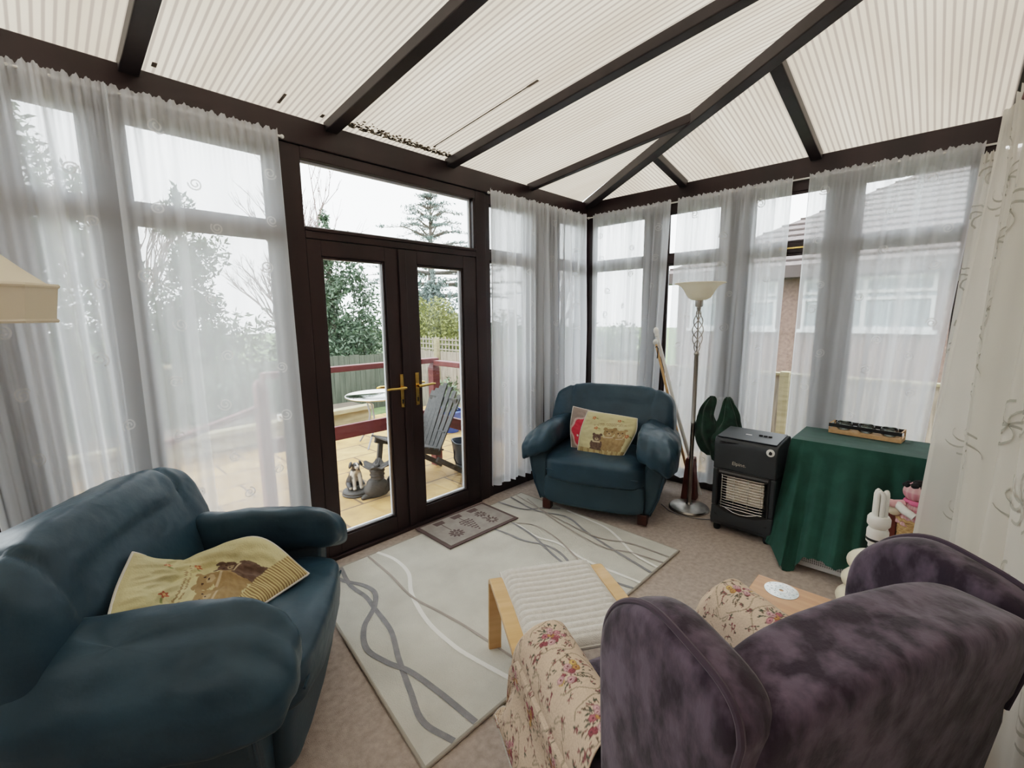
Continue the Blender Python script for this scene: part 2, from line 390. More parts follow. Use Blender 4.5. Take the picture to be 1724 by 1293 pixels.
for (x,y0,y1,w) in ((-2.02,-.12,-1.02,.012),(-2.02,-.98,-1.06,.02),(-3.02,-.05,-.16,.016),(-3.56,-.03,-.07,.02),(-2.78,-.04,-.08,.02)):
    m.add([(x-w/2,y0,zr(y0)+up-.0088),(x+w/2,y0,zr(y0)+up-.0088),(x+w/2,y1,zr(y1)+up-.0088),(x-w/2,y1,zr(y1)+up-.0088)],[(0,1,2,3)])
M['stain']=pbr('roof_stain',(.33,.28,.24),1.,(.2,.16,.13),20)
gr=m.build('trim_91','stain',smooth=False); struct(gr)

TB0,TB1,GT,GB=2.05,2.125,2.50,.13
def wallmap(wall):
    if wall=='door': return lambda s,d,z:(s,d,z)
    return lambda s,d,z:(d,s,z)
def sbox(m,wall,s0,s1,d0,d1,z0,z1,mi=0):
    if wall=='door': m.box(s0,s1,d0,d1,z0,z1,mi)
    else: m.box(d0,d1,s0,s1,z0,z1,mi)
def bead(m,wall,s0,s1,z0,z1,w=.012,d0=.03,d1=.05,mi=0):
    sbox(m,wall,s0,s0+w,d0,d1,z0,z1,mi); sbox(m,wall,s1-w,s1,d0,d1,z0,z1,mi)
    sbox(m,wall,s0+w,s1-w,d0,d1,z0,z0+w,mi); sbox(m,wall,s0+w,s1-w,d0,d1,z1-w,z1,mi)
wn=[1]
def window(wall,a,ga,gb,b,light=True):
    r=bpy.data.objects.new('window_%d'%wn[0],None); COL.objects.link(r); wn[0]+=1; struct(r)
    m=MB()
    sbox(m,wall,a,ga,0,.07,0,2.575); sbox(m,wall,gb,b,0,.07,0,2.575)
    for z0,z1 in ((0,GB),(TB0,TB1),(GT,2.575)): sbox(m,wall,ga,gb,.004,.066,z0,z1)
    # sash steps around each light
    for z0,z1 in ((GB,TB0),(TB1,GT)): bead(m,wall,ga,gb,z0,z1,.02,.012,.03)
    m.build('window_frame','mahogany',r,smooth=False,bevel=.004)
    m=MB(); bead(m,wall,ga,gb,GB,TB0); bead(m,wall,ga,gb,TB1,GT); m.build('glazing_bead','rubber',r,smooth=False)
    for z0,z1 in ((GB,TB0),(TB1,GT)):
        m=MB(); sbox(m,wall,ga+.004,gb-.004,.036,.042,z0+.004,z1-.004); m.build('pane','pane',r,smooth=False)
    return r
window('door',-5.4,-5.28,-4.30,-4.17)  # unseen extra window past the left edge of view, added for its light
window('door',-4.17,-4.06,-3.838,-3.772)
window('door',-3.772,-3.705,-3.09,-3.05)
window('door',-1.447,-1.40,-.93,-.69)
window('door',-.69,-.45,-.10,0)
window('right',-.775,-.665,-.10,0)
window('right',-1.48,-1.36,-.88,-.775)
wo_=window('right',-2.195,-2.10,-1.60,-1.48)
window('right',-2.96,-2.84,-2.29,-2.195)
# brass stay on one top light
m=MB(); m.bar((-.012,-1.98,2.085),(-.012,-1.83,2.085),.014,.012); m.box(-.012,.0,-1.835,-1.805,2.075,2.095)
m.build('window_stay','brass',wo_,smooth=False,bevel=.002)

dr=bpy.data.objects.new('door_1',None); COL.objects.link(dr); struct(dr)
m=MB(); W='door'
sbox(m,W,-3.05,-2.908,-.012,.07,0,2.575); sbox(m,W,-1.556,-1.447,-.012,.07,0,2.575)
sbox(m,W,-2.908,-1.556,-.012,.07,2.062,2.1275); sbox(m,W,-2.908,-1.556,-.012,.07,2.509,2.575); sbox(m,W,-2.908,-1.556,-.03,.08,0,.026)
sbox(m,W,-2.908,-1.556,-.022,.0,2.105,2.1275)
m.build('door_frame','mahogany',dr,smooth=False,bevel=.005)
m=MB(); bead(m,W,-2.908,-1.578,2.1275,2.509); m.build('glazing_bead','rubber',dr,smooth=False)
m=MB(); sbox(m,W,-1.578,-1.556,-.008,.06,2.1275,2.509); m.build('transom_stile','mahogany',dr,smooth=False)
m=MB(); sbox(m,W,-2.905,-1.58,.036,.042,2.13,2.506); m.build('transom_pane','pane',dr,smooth=False)
def leaf(a,ga,gb,b,hx,hs,astr):
    m=MB()
    sbox(m,W,a,ga,-.006,.055,.028,2.06); sbox(m,W,gb,b,-.006,.055,.028,2.06)
    sbox(m,W,ga,gb,-.006,.055,.028,.14); sbox(m,W,ga,gb,-.006,.055,1.964,2.06)
    bead(m,W,ga,gb,.14,1.964,.014,.004,.03)
    if astr: sbox(m,W,-2.285,-2.225,-.02,-.006,.03,2.055)
    l=m.build('door_leaf','mahogany',dr,smooth=False,bevel=.004)
    m=MB(); bead(m,W,ga,gb,.14,1.964,.014,.03,.05); m.build('glazing_bead','rubber',l,smooth=False)
    m=MB(); sbox(m,W,ga+.005,gb-.005,.036,.042,.145,1.959); m.build('pane','pane',l,smooth=False)
    for sgn in (-1,1):
        y=-.006 if sgn<0 else .055; o=sgn
        m=MB(); m.box(hx-.015,hx+.015,y,y+o*.008,.946,1.187)
        m.lathe([(.013,0),(.013,.03)],14,(0,0,0),T=TRS((hx,y+o*.005,1.09),(PI/2*(-sgn),0,0)))
        yy=y+o*.042
        m.tube([(hx-hs*.012,yy,1.09),(hx,yy,1.09),(hx+hs*.02,yy,1.09),(hx+hs*.07,yy,1.092),(hx+hs*.115,yy,1.095),(hx+hs*.14,yy-o*.004,1.092)],[.009,.011,.010,.009,.009,.007],10)
        for zz in (.962,1.172): m.lathe([(.005,0),(.003,.003)],8,T=TRS((hx,y+o*.008,zz),(PI/2*(-sgn),0,0)))
        m.build('handle','brass',l,bevel=.0)
        m=MB(); m.box(hx-.006,hx+.006,y+o*.008,y+o*.0105,.975,1.005); m.build('keyhole','black',l,smooth=False)
    return l
leaf(-2.906,-2.818,-2.386,-2.258,-2.297,-1,True)
leaf(-2.258,-2.126,-1.692,-1.558,-2.168,1,False)

# ------------------------------------------------------------------ curtains
def spiral(c, r, s=1):
    out=[]
    for i in range(26):
        t=i/25; a=t*1.7*2*PI*s+c[2]; rr=r*(1-.78*t); out.append((c[0]+rr*math.cos(a), c[1]+rr*math.sin(a)))
    return out
def curtain(name,label,group,wall,a,b,z1,z0,d,seed,folds,amp=.022,mat='sheer',bot=None,gather=None,motifs=True,lean=None,scallop=0,nv=46):
    """a sheer sheet hung between wall coordinates a..b at depth d (into the room); folds gather and drift going down"""
    rnd=random.Random(seed); wm=wallmap(wall); Wd=abs(b-a); nu=max(90,int(Wd*190))
    ph=[(rnd.uniform(0,6.28),rnd.uniform(.7,1.4),rnd.uniform(-.6,.6)) for _ in range(5)]
    bot=bot or (a,b)
    gath=gather or (lambda s:1.)
    def off(u,v):
        o=0
        fr=folds
        for k,(p,q,dr_) in enumerate(ph):
            o+= math.sin(2*PI*u*fr*q*(1+.45*k)+p+dr_*v*2.2)/(1+.55*k)
        o*= amp*(.35+.75*min(1,v*2.2))*gath(u)
        o+= .010*math.sin(2*PI*u*fr*5+ph[0][0])*max(0,1-v*7)
        return o
    def shape(u,v):
        s=(a+(b-a)*u)*(1-v)+(bot[0]+(bot[1]-bot[0])*u)*v
        s+= .05*Wd*math.sin(2*PI*u+ph[1][0])*v*.4*math.sin(PI*u)
        dd=d-off(u,v)
        if lean: dd+=lean(u,v)
        zb=z0+.006*math.sin(u*folds*9+ph[2][0])-scallop*abs(math.sin(u*PI*7))
        z=z1+(zb-z1)*v+ (.006*math.sin(2*PI*u*folds*4+ph[3][0])+.004*math.sin(2*PI*u*folds*11) if v<.001 else 0)
        return wm(s,dd,z)
    def dens(u,v):
        e=.004; sl=abs(off(min(1,u+e),v)-off(max(0,u-e),v))/(2*e*Wd)
        st=lambda x: max(0,min(1,.5+x/.22))
        n=st(noise.noise(Vector((u*Wd*8+seed*3.1,v*.35,seed))))
        n2=st(noise.noise(Vector((u*Wd*21+seed*1.7,v*.5,seed*2.)))-.12)
        g=gath(u); f=.03+.28*min(1,sl*.9)+.34*n*min(1,g)+.36*n2*min(1.2,g*g)
        if v<.028: f=max(f,.62)
        if v>.985 or u<.006 or u>.994: f=max(f,.75)
        f=min(1,f); return (f,f,f)
    m=MB(); m.grid(shape,nu,nv,0,col=dens)
    mats=[mat]
    if motifs:
        mats.append('embroid' if mat=='sheer' else 'lace_motif')
        H=z1-z0; n=max(3,int(Wd*H*(7 if mat=='sheer' else 13)))
        cols=max(1,round(Wd/.27)); rows=max(2,round(H/.30))
        for i in range(cols):
            for j in range(rows):
                cu=(i+.5+rnd.uniform(-.25,.25))/cols; cv=.06+.9*(j+.5*(i%2)+rnd.uniform(-.2,.2)+.1)/rows
                if not .03<cv<.97: continue
                rr=rnd.uniform(.027,.036); sp_=spiral((0,0,rnd.uniform(0,6.28)),rr,rnd.choice((-1,1)))
                if mat=='sheer':
                    pts=[]
                    for x,y in sp_:
                        q=Vector(shape(min(.999,max(.001,cu+x/Wd)),min(.999,max(.002,cv+y/H)))); q+=Vector(wm(0,-.003,0)); pts.append(q)
                    m.ribbon(pts,.0075,wm(0,1,0),1)
                else:
                    for q_ in range(7):
                        a0=q_*2*PI/7; pts=[]
                        for t in range(9):
                            tt=t/8; x=math.cos(a0+tt*1.2)*.12*tt*(1.15-.5*tt); y=math.sin(a0+tt*1.2)*.12*tt*(1.15-.5*tt)
                            qq=Vector(shape(min(.999,max(.001,cu+x/Wd)),min(.999,max(.002,cv+y/H)))); qq+=Vector(wm(0,.004 if wall=='door' else -.004,0)); pts.append(qq)
                        m.ribbon(pts,.009,wm(0,1,0),1)
    o=m.build(name,mats,ang=180)
    return tag(o,label,'curtain',group)
G='white voile curtains with embroidered swirls'
D=-.085
curtain('voile_curtain','white voile curtain at the far left edge, partly behind the cream lampshade',G,'door',-4.36,-3.745,2.60,.06,D,11,4,bot=(-4.235,-3.765),nv=46,gather=lambda u: 1. if u<.86 else .0)
curtain('voile_curtain','wide white voile curtain left of the French doors, behind the nearer blue armchair',G,'door',-3.755,-3.05,2.60,.08,D,12,3.4,bot=(-3.765,-3.02),
        gather=lambda u: 1.3 if u<.34 else .25)
curtain('voile_curtain','narrow white voile curtain directly right of the French doors',G,'door',-1.475,-.80,2.585,.13,D,13,4.5,.026,bot=(-1.50,-.80))
curtain('voile_curtain','white voile curtain on the door wall next to the room corner',G,'door',-.79,-.12,2.585,.12,D,14,4.5,.026,bot=(-.78,-.14))
curtain('voile_curtain','white voile curtain on the right wall beside the corner, above the corner armchair',G,'right',-.945,-.13,2.585,.10,D,15,4,.022,bot=(-.87,-.14),gather=lambda u:.85)
curtain('voile_curtain','white voile curtain hanging behind the standing lamp and the gas heater',G,'right',-1.885,-1.012,2.585,.10,D,16,5,.024,bot=(-1.86,-.93),gather=lambda u: 1.0 if .12<u<.62 else .6)
curtain('voile_curtain','white voile curtain behind the table with the green cloth',G,'right',-2.875,-1.985,2.585,.10,D,17,4.2,.026,bot=(-2.74,-1.955),gather=lambda u: 1.15 if .28<u<.62 else .5)
def rod(pts,label,grp='thin white curtain rods',r=.006,mat='white_plastic',name='curtain_rod'):
    m=MB(); m.tube(pts,r,8)
    for p in (pts[0],pts[-1]): m.sell(p,(.011,.011,.011),1,1,nu=10,nv=6)
    return tag(m.build(name,mat),label,'curtain rod',grp)
rod([(-4.7,-.066,2.578),(-3.02,-.066,2.578)],'thin white curtain rod left of the French doors')
rod([(-1.46,-.066,2.565),(-.06,-.066,2.565)],'thin white curtain rod between the French doors and the corner')
rod([(-.066,-.07,2.565),(-.066,-2.97,2.565)],'thin white curtain rod along the window wall behind heater and table')
# cream lace curtains at the house wall
GL='cream lace curtains'
curtain('lace_curtain','short cream lace curtain with scalloped hem in the far right corner by the green table','%s'%GL,'right',-2.985,-2.86,2.5,.76,-.165,21,1.2,.012,mat='lace',bot=(-2.99,-2.80),scallop=.03)
def lean_lace(u,v):
    k=max(0,1-u*5.5); return k*(.07+.075*v)-.055*max(0,min(1,(u-.5)*8))
curtain('lace_curtain','long cream lace curtain hanging down the right edge beside the purple wing chair',GL,'door',-.78,-3.5,2.53,.03,-2.985,22,6.2,.034,mat='lace',bot=(-1.02,-3.5),lean=lean_lace,nv=60,gather=lambda u:1. if u<.5 else .3)
m=MB(); m.tube([(-.72,-2.955,2.47),(-3.9,-2.955,2.47)],.011,10); m.sell((-.70,-2.955,2.47),(.02,.02,.02),1,1,nu=12,nv=8)
tag(m.build('curtain_pole','redwood'),'brown wooden curtain pole through the top of the long lace curtain','curtain pole')
#@SPLIT
# ------------------------------------------------------------------ blue leather armchairs (local: front = +x)
def puff(c,h,e1,e2,T=None,seed=0.,amp=.008,sc_=7.,nu=56,nv=34,fn=None,crease=None):
    m=MB()
    def f(p):
        q=Vector(p)
        if fn: q=Vector(fn(q))
        n=nz(q,sc_,seed)*amp+nz(q,sc_*2.6,seed+9)*amp*.45
        if crease: n+=crease(q)
        d=Vector((q.x/h[0]**2,q.y/h[1]**2,q.z/h[2]**2))
        if d.length>0: d.normalize()
        return q+d*n
    m.sell(c,h,e1,e2,T,nu,nv,0,f); return m
def leather_chair(label, group, loc, rz):
    r=thing('leather_armchair',label,'armchair',loc,rz,group)
    # hidden carcass with splayed arm fronts
    m=MB(); m.box(-.40,.36,-.40,.40,.075,.34); m.box(-.47,-.33,-.47,.47,.075,.66); m.build('frame','leather2',r,bevel=.03,seg=3)
    for s in (1,-1):
        out=[(.385,.075),(.44,.075),(.50,.22),(.54,.42),(.545,.50),(.515,.545),(.46,.55),(.41,.50),(.375,.40)]
        poly=[(s*a,b) for a,b in out]
        if s<0: poly=poly[::-1]
        m=MB(); m.prism(poly,-.46,.36,'x'); o=m.build('arm_panel','leather2',r,bevel=.035,seg=4,ang=60)
        # piped edge down the outer front of the arm
        m=MB(); m.tube([(.352,s*a,b) for a,b in ((.44,.08),(.497,.22),(.535,.42),(.54,.50),(.515,.54),(.46,.545))],.007,8); m.build('piping','leather',o)
        def armfn(p,s=s):
            t=(p.x/.5+1)/2
            k=.80+.24*math.sin(PI*min(1,max(0,t))**.9)
            z=p.z*k*(1.0+.15*t); y=p.y*(.82+.22*t)
            # front end rolls down and outward
            d=max(0,p.x-.24)/.26
            z-= .055*d*d; z+= -.02*(1-t)
            z-= .42*(s*p.y)+.25*max(0,s*p.y-.03)
            return (p.x,y,z)
        def armcr(q,s=s):
            c=0
            d=max(0,q.x-.12)/.36
            c+= .009*d*math.sin(q.y*62+q.x*9+2*math.sin(q.x*11))+.004*math.sin(q.x*34+q.y*12)*max(0,1-abs(q.x)/.3)      # gathered pleats at the front
            c-= .006*math.exp(-((q.x+.02-.3*q.y)/.03)**2)
            return c
        puff((.0,s*.462,.575),(.475,.155,.110),.54,.58,seed=3.+s,amp=.013,fn=armfn,crease=armcr,nu=110,nv=40).build('arm_pad','leather',r)
    def seatfn(p):
        z=p.z
        if z>0: z*=1.0+.22*(1-min(1,(p.y/.4)**2))*(1-min(1,(p.x/.42)**2))
        x=p.x+ (.035*(1-(p.y/.4)**2) if p.x>0 else 0)
        return (x,p.y,z)
    puff((.06,0,.375),(.39,.405,.10),.30,.30,seed=8.,amp=.007,fn=seatfn,crease=lambda q:.004*math.sin(q.y*40+6*q.x)*max(0,q.x-.1)/.3,nu=90,nv=36).build('seat_cushion','leather',r)
    m=MB(); m.tube([(.455-.0*abs(y),y,.375) for y in np.linspace(-.36,.36,13)],.005,6); m.build('seam','leather',r)
    def railfn(p): return (p.x+.02*(1-(p.y/.4)**2), p.y, p.z)
    puff((.34,0,.20),(.075,.40,.125),.35,.25,seed=12.,amp=.004,fn=railfn,nu=70).build('front_rail','leather2',r)
    Tb=TRS((-.305,0,.678),(0,R(-13),0))
    def backfn(p):
        y=p.y; z=p.z; x=p.x
        x*=1.0-.25*max(0,z/.3)            # thinner at top
        x*=1+.16*math.cos(min(1,abs(z)/.3)*PI/2)
        z-= .022*(y/.5)**2*(1 if z>0 else 0)
        y*=1.0-.07*max(0,z/.3)+.02*max(0,-z/.3)
        return (x,y,z)
    def backcr(q):
        c=-.020*math.exp(-((q.z-.08-.05*math.cos(q.y*5))/.020)**2)*(1 if q.x>0 else 0)*max(0,1-abs(q.y)/.42)
        c+=.013*math.sin(q.y*36+5*math.sin(q.y*9)+8*q.z)*math.exp(-((q.z-.15)/.09)**2)
        c-=.018*math.exp(-((abs(q.y)-.34-.1*q.z)/.018)**2)*max(0,.5+q.z*1.4)
        return c
    puff((0,0,0),(.155,.535,.285),.40,.26,Tb,seed=21.,amp=.012,fn=backfn,crease=backcr,nu=130,nv=60).build('back_cushion','leather',r)
    puff((-.42,0,.50),(.075,.47,.42),.3,.3,TRS((0,0,0),(0,R(-4),0)),seed=25.,amp=.004).build('back_panel','leather2',r)
    for x in (.335,-.38):
        for s in (1,-1):
            m=MB(); m.prism([(-.035,-.035),(.035,-.035),(.035,.035),(-.035,.035)],0,.085,'z',T=Matrix.Translation((x,s*.385,0)))
            m.build('foot','darkwood',r,smooth=False,bevel=.006)
    return r
LG='matching blue leather armchairs'
chairA=leather_chair('blue leather armchair in the corner holding two square cushions','matching blue leather armchairs',(-.845,-.795,.0125),R(198.5))
chairB=clone(chairA,(-3.765,-.82,0),R(-35),'blue leather armchair beside the French doors holding one crumpled bear cushion',LG)

# ------------------------------------------------------------------ cushions
def cmr(P,t):
    n=len(P)-1; t=min(max(t,0),1)*n; i=min(int(t),n-1); f=t-i
    g=lambda k: P[k] if 0<=k<=n else (2*P[0]-P[1] if k<0 else 2*P[n]-P[n-1])
    a,b,c,d=g(i-1),g(i),g(i+1),g(i+2)
    return .5*((2*b)+(c-a)*f+(2*a-5*b+4*c-d)*f*f+(3*b-a-3*c+d)*f**3)
def cushion(name,label,group,ctrl,thick,paint,back,loc,wr=.006,nrm_hint=(0,0,1),scallop=0,seedn=1.,pipe='cord_white',n=110):
    C=[[Vector(p)-Vector(loc) for p in row] for row in ctrl]
    def S(u,v): return cmr([cmr(row,v) for row in C],u)
    hint=Vector(nrm_hint)
    def nr(u,v):
        e=.02; a=S(min(1,u+e),v)-S(max(0,u-e),v); b=S(u,min(1,v+e))-S(u,max(0,v-e)); q=a.cross(b)
        q.normalize(); return q if q.dot(hint)>0 else -q
    def th(u,v): return thick*max(0,(1-(2*u-1)**4)*(1-(2*v-1)**4))**.45
    def fr(u,v):
        p=S(u,v); k=nr(u,v); e=min(u,v,1-u,1-v)*9; e=min(1,e)
        w=wr*(noise.noise(Vector((u*5+seedn,v*5,seedn)))+.6*noise.noise(Vector((u*13,v*11+seedn,2.))))*(.4+e)
        return p+k*(th(u,v)*.55+w)
    def bk(u,v): return S(u,v)-nr(u,v)*th(u,v)*.5
    r=thing(name,label,'cushion',loc,0,group)
    m=MB(); m.grid(fr,n,n,0,col=lambda u,v: paint(u,v)); m.build('printed_front','print',r,ang=180)
    m=MB(); m.grid(bk,40,40); m.build('cushion_back',back,r,ang=180)
    b=[]
    for i in range(40): b.append(S(i/40,0))
    for i in range(40): b.append(S(1,i/40))
    for i in range(40): b.append(S(1-i/40,1))
    for i in range(40): b.append(S(0,1-i/40))
    m=MB(); m.tube(b,.0045,6,closed=True); m.build('piping',pipe,r)
    return r
def mixc(a,b,t): return tuple(x+(y-x)*t for x,y in zip(a,b))
def bearpaint(u,v):
    """u: top to bottom of the print, v: across."""
    base=(.56,.50,.27); c=mixc(base,(.64,.59,.37),.5+.5*noise.noise(Vector((u*4,v*4,3.))))
    if u>.87:
        return (.25,.165,.075) if (v*34)%1<.48 else (.60,.50,.26)
    # lines of stitched writing-like squiggles
    for k,(uu,v0,v1) in enumerate(((.30,.32,.78),(.345,.22,.84))):
        if abs(u-uu-.006*math.sin(v*150+k))<.010 and v0<v<v1 and noise.noise(Vector((v*40,k*3.,.5)))>-.25: c=(.34,.25,.14)
    def bear(cu,cv,s,col,dk):
        nonlocal c
        x=(v-cv)/s; y=(u-cu)/s
        hit=None
        for (ex,ey,rx,ry) in ((0,0,.105,.095),(-.085,-.085,.038,.038),(.085,-.085,.038,.038),(0,.20,.12,.15),(-.10,.30,.05,.06),(.10,.30,.05,.06),(-.11,.17,.04,.09),(.11,.17,.04,.09)):
            if ((x-ex)/rx)**2+((y-ey)/ry)**2<1: hit=mixc(col,dk,.5+.5*noise.noise(Vector((x*26,y*26,s))))
        if hit:
            if (x/.045)**2+((y-.03)/.036)**2<1: hit=mixc(hit,(.62,.50,.33),.55)
            if ((x)/.014)**2+((y-.015)/.011)**2<1 or ((abs(x)-.042)/.012)**2+((y+.025)/.012)**2<1: hit=(.05,.03,.025)
            if abs(y-.10)<.012 and abs(x)<.09: hit=(.55,.44,.30)
            c=hit
    bear(.56,.77,.92,(.30,.20,.095),(.42,.30,.16))
    bear(.52,.57,1.0,(.27,.18,.085),(.38,.27,.14))
    bear(.64,.36,.78,(.075,.045,.035),(.19,.13,.10))
    for fu,fv in ((.20,.70),(.42,.30),(.60,.90),(.16,.20)):
        d=math.hypot(u-fu,v-fv); a=math.atan2(u-fu,v-fv)
        if d<.042*(.8+.2*math.cos(5*a)): c=(.42,.11,.06) if d>.016 else (.68,.42,.20)
        elif abs(u-fu-.5*(v-fv-.05))<.012 and .04<v-fv<.085: c=(.26,.29,.12)
    return c
def wA(x,y,z): # chair A local -> world
    a=R(198.5); return (-.845+x*math.cos(a)-y*math.sin(a), -.795+x*math.sin(a)+y*math.cos(a), z)
def heartpaint(u,v):
    c=mixc((.27,.215,.19),(.33,.27,.245),.5+.5*noise.noise(Vector((u*6,v*6,1.))))
    d=math.hypot((u-.60)/.40,(v-.42)/.42); a=math.atan2(u-.6,v-.42)
    if d<1+.06*math.cos(8*a): c=(.60,.42,.40)
    if d<.88+.05*math.cos(8*a): c=mixc((.50,.030,.055),(.62,.06,.09),.5+.5*noise.noise(Vector((u*8,v*8,5.))))
    for fu,fv in ((.40,.36),(.52,.30),(.64,.40),(.44,.62),(.7,.2),(.8,.5)):
        if math.hypot(u-fu,v-fv)<.022: c=(.72,.62,.58)
    return c
gcush='square printed cushions'
cushion('cushion','grey cushion with a red patch, half hidden behind a pale yellow bear cushion',gcush,
  [[wA(.01,-.275,.815),wA(-.0,-.10,.785),wA(-.02,.09,.76)],[wA(.08,-.275,.66),wA(.07,-.10,.64),wA(.05,.09,.63)],[wA(.17,-.235,.50),wA(.18,-.10,.46),wA(.17,.07,.455)]],
  .055,heartpaint,'pinkback',(-.80,-.765,.45),nrm_hint=(-.8,-.3,.5),seedn=4.)
cushion('cushion','pale yellow cushion with three small bears and striped band, propped upright in the corner armchair',gcush,
  [[wA(.085,-.125,.80),wA(.065,.07,.785),wA(.055,.275,.765)],[wA(.145,-.165,.645),wA(.14,.05,.64),wA(.13,.275,.66)],[wA(.235,-.165,.485),wA(.26,.04,.455),wA(.25,.19,.465)]],
  .085,bearpaint,'pinkback',(-.80,-.765,.45),nrm_hint=(-.8,-.3,.5),seedn=7.,pipe='print' if False else 'cord_white')
def wB(x,y,z):
    a=R(-35); return (-3.785+x*math.cos(a)-y*math.sin(a), -.80+x*math.sin(a)+y*math.cos(a), z)
cushion('cushion','crumpled pale yellow bear cushion lying folded on the armchair beside the French doors',gcush,
  [[wB(-.105,-.11,.79),wB(-.095,-.225,.73),wB(-.06,-.345,.685)],[wB(-.10,.16,.60),wB(-.045,.02,.555),wB(.03,-.285,.575)],
   [wB(.168,.224,.65),wB(.095,.10,.515),wB(.115,-.205,.52)],[wB(.40,.118,.51),wB(.285,-.03,.50),wB(.192,-.165,.50)]],
  .10,bearpaint,'pinkback',(-3.79,-.785,.45),wr=.015,nrm_hint=(.2,-.2,1),seedn=11.,n=130)
#@SPLIT
# ------------------------------------------------------------------ rug and doormat
def smooth_line(P,n=10):
    P=[Vector((a,b,0)) for a,b in P]; k=(len(P)-1)*n
    return [cmr(P,i/k) for i in range(k+1)]
def rugz(x,y): return .0125
m=MB(); cr_=[(-3.305,-1.62),(-1.235,-1.635),(-1.205,-.16),(-3.095,-.14)]
m.prism([(a,b) for a,b in cr_],.001,.012,'z')
ed=MB(); 
for i in range(4):
    a=cr_[i]; b=cr_[(i+1)%4]; ed.tube([(a[0],a[1],.007),(b[0],b[1],.007)],.008,8)
rugline=[([(-2.64,-.15),(-2.61,-.32),(-2.64,-.52),(-2.75,-.72),(-2.83,-.98),(-2.85,-1.21),(-2.84,-1.36),(-2.80,-1.62)],.024,2),
 ([(-2.9,-.15),(-2.95,-.37),(-2.945,-.55),(-2.965,-.68),(-3.0,-.9),(-3.08,-1.1),(-3.15,-1.3),(-3.2,-1.46),(-3.17,-1.615)],.026,3),
 ([(-2.99,-.15),(-2.955,-.31),(-2.9,-.43),(-2.89,-.55),(-2.96,-.67),(-3.08,-.78),(-3.15,-.93),(-3.13,-1.08),(-3.09,-1.2),(-3.07,-1.39),(-3.06,-1.615)],.028,3),
 ([(-2.71,-.15),(-2.73,-.46),(-2.765,-.74),(-2.74,-.97),(-2.72,-1.19),(-2.71,-1.62)],.014,4),
 ([(-1.83,-.16),(-1.70,-.51),(-1.745,-.8),(-1.715,-.98),(-1.77,-1.25),(-1.76,-1.63)],.022,2),
 ([(-1.93,-.16),(-1.86,-.56),(-1.85,-.77),(-1.8,-.92),(-1.81,-1.07),(-1.91,-1.30),(-1.93,-1.62)],.018,3),
 ([(-1.66,-.16),(-1.71,-.58),(-1.76,-.8),(-1.83,-.97),(-1.9,-1.17),(-1.90,-1.30),(-1.84,-1.63)],.018,3),
 ([(-1.85,-.16),(-1.70,-.51),(-1.62,-.68),(-1.66,-.91),(-1.77,-1.15),(-1.86,-1.32),(-1.95,-1.63)],.012,4),
 ([(-1.5,-.16),(-1.46,-.42),(-1.34,-.52),(-1.25,-.64)],.020,3),
 ([(-1.35,-.17),(-1.41,-.5),(-1.34,-.77),(-1.44,-1.02),(-1.53,-1.3),(-1.62,-1.63)],.018,3),
 ([(-1.24,-.70),(-1.265,-.95),(-1.29,-1.10),(-1.36,-1.24),(-1.49,-1.44),(-1.54,-1.63)],.020,2),
 ([(-1.28,-.3),(-1.45,-.75),(-1.55,-1.22),(-1.49,-1.41),(-1.46,-1.63)],.012,4),
 ([(-1.29,-.18),(-1.4,-.68),(-1.46,-1.12),(-1.38,-1.35),(-1.37,-1.63)],.012,4)]
for k,(P,w,mi) in enumerate(rugline):
    pts=[p+Vector((0,0,.0135+.0004*k)) for p in smooth_line(P,14)]
    m.ribbon(pts,w,(0,0,1),mi)
    # tufted side walls so a line is slightly raised
rg=thing('rug','cream rectangular rug with wavy grey and white lines on the beige carpet','rug')
m.build('pile',['rug','rug_edge','rug_white','rug_grey','rug_taupe'],rg,ang=20)
ed.build('bound_edge','rug_edge',rg)
# doormat: dark border, three potted flowers
dm=thing('doormat','small grey doormat with three potted flower motifs in front of the French doors','doormat',(-1.945,-.285,.016),R(-1.5))
a,b=.335,.215
m=MB(); m.prism([(-a,-b),(a,-b),(a,b),(-a,b)],0,.007,'z'); m.prism([(-a+.028,-b+.026),(a-.028,-b+.026),(a-.028,b-.026),(-a+.028,b-.026)],.006,.0095,'z',1)
def disc(cx,cy,r,n=10,z=.0102,sx=1,sy=1,rot=0,m_=0):
    pts=[]
    for i in range(n):
        t=2*PI*i/n; x=r*sx*math.cos(t); y=r*sy*math.sin(t)
        pts.append((cx+x*math.cos(rot)-y*math.sin(rot),cy+x*math.sin(rot)+y*math.cos(rot),z))
    m.add(pts,[tuple(range(n))],m_)
for k,fx in enumerate((-.165,.0,.165)):
    py=.135
    m.add([(fx-.042,py-.02,.0102),(fx+.038,py-.02,.0102),(fx+.045,py+.035,.0102),(fx-.048,py+.035,.0102)][::1],[(0,1,2,3)],0)
    m.add([(fx-.004,-.01,.0101),(fx+.004,-.01,.0101),(fx+.004,py-.02,.0101),(fx-.004,py-.02,.0101)],[(0,1,2,3)],0)
    if k==0:
        for i in range(10):
            t=2*PI*i/10; disc(fx+.040*math.cos(t),-.072+.040*math.sin(t),.022,8,sx=1,sy=.50,rot=t)
        disc(fx,-.072,.015)
    elif k==1:
        for i,nn in enumerate((5,6,5,4,3,2,1)):
            for j in range(nn): disc(fx+(j-(nn-1)/2)*.021,.045-.030*i,.0125,7,z=.0102+.0001*(i%2),sx=1.0,sy=.72,rot=.7*(-1)**(i+j))
    else:
        for cy in (.045,-.095):
            for i in range(9):
                t=2*PI*i/9; disc(fx+.034*math.cos(t),cy+.034*math.sin(t),.019,7,sx=1,sy=.5,rot=t)
        for s_ in (-1,1): disc(fx+s_*.022,-.03,.026,8,sx=1,sy=.35,rot=s_*.7)
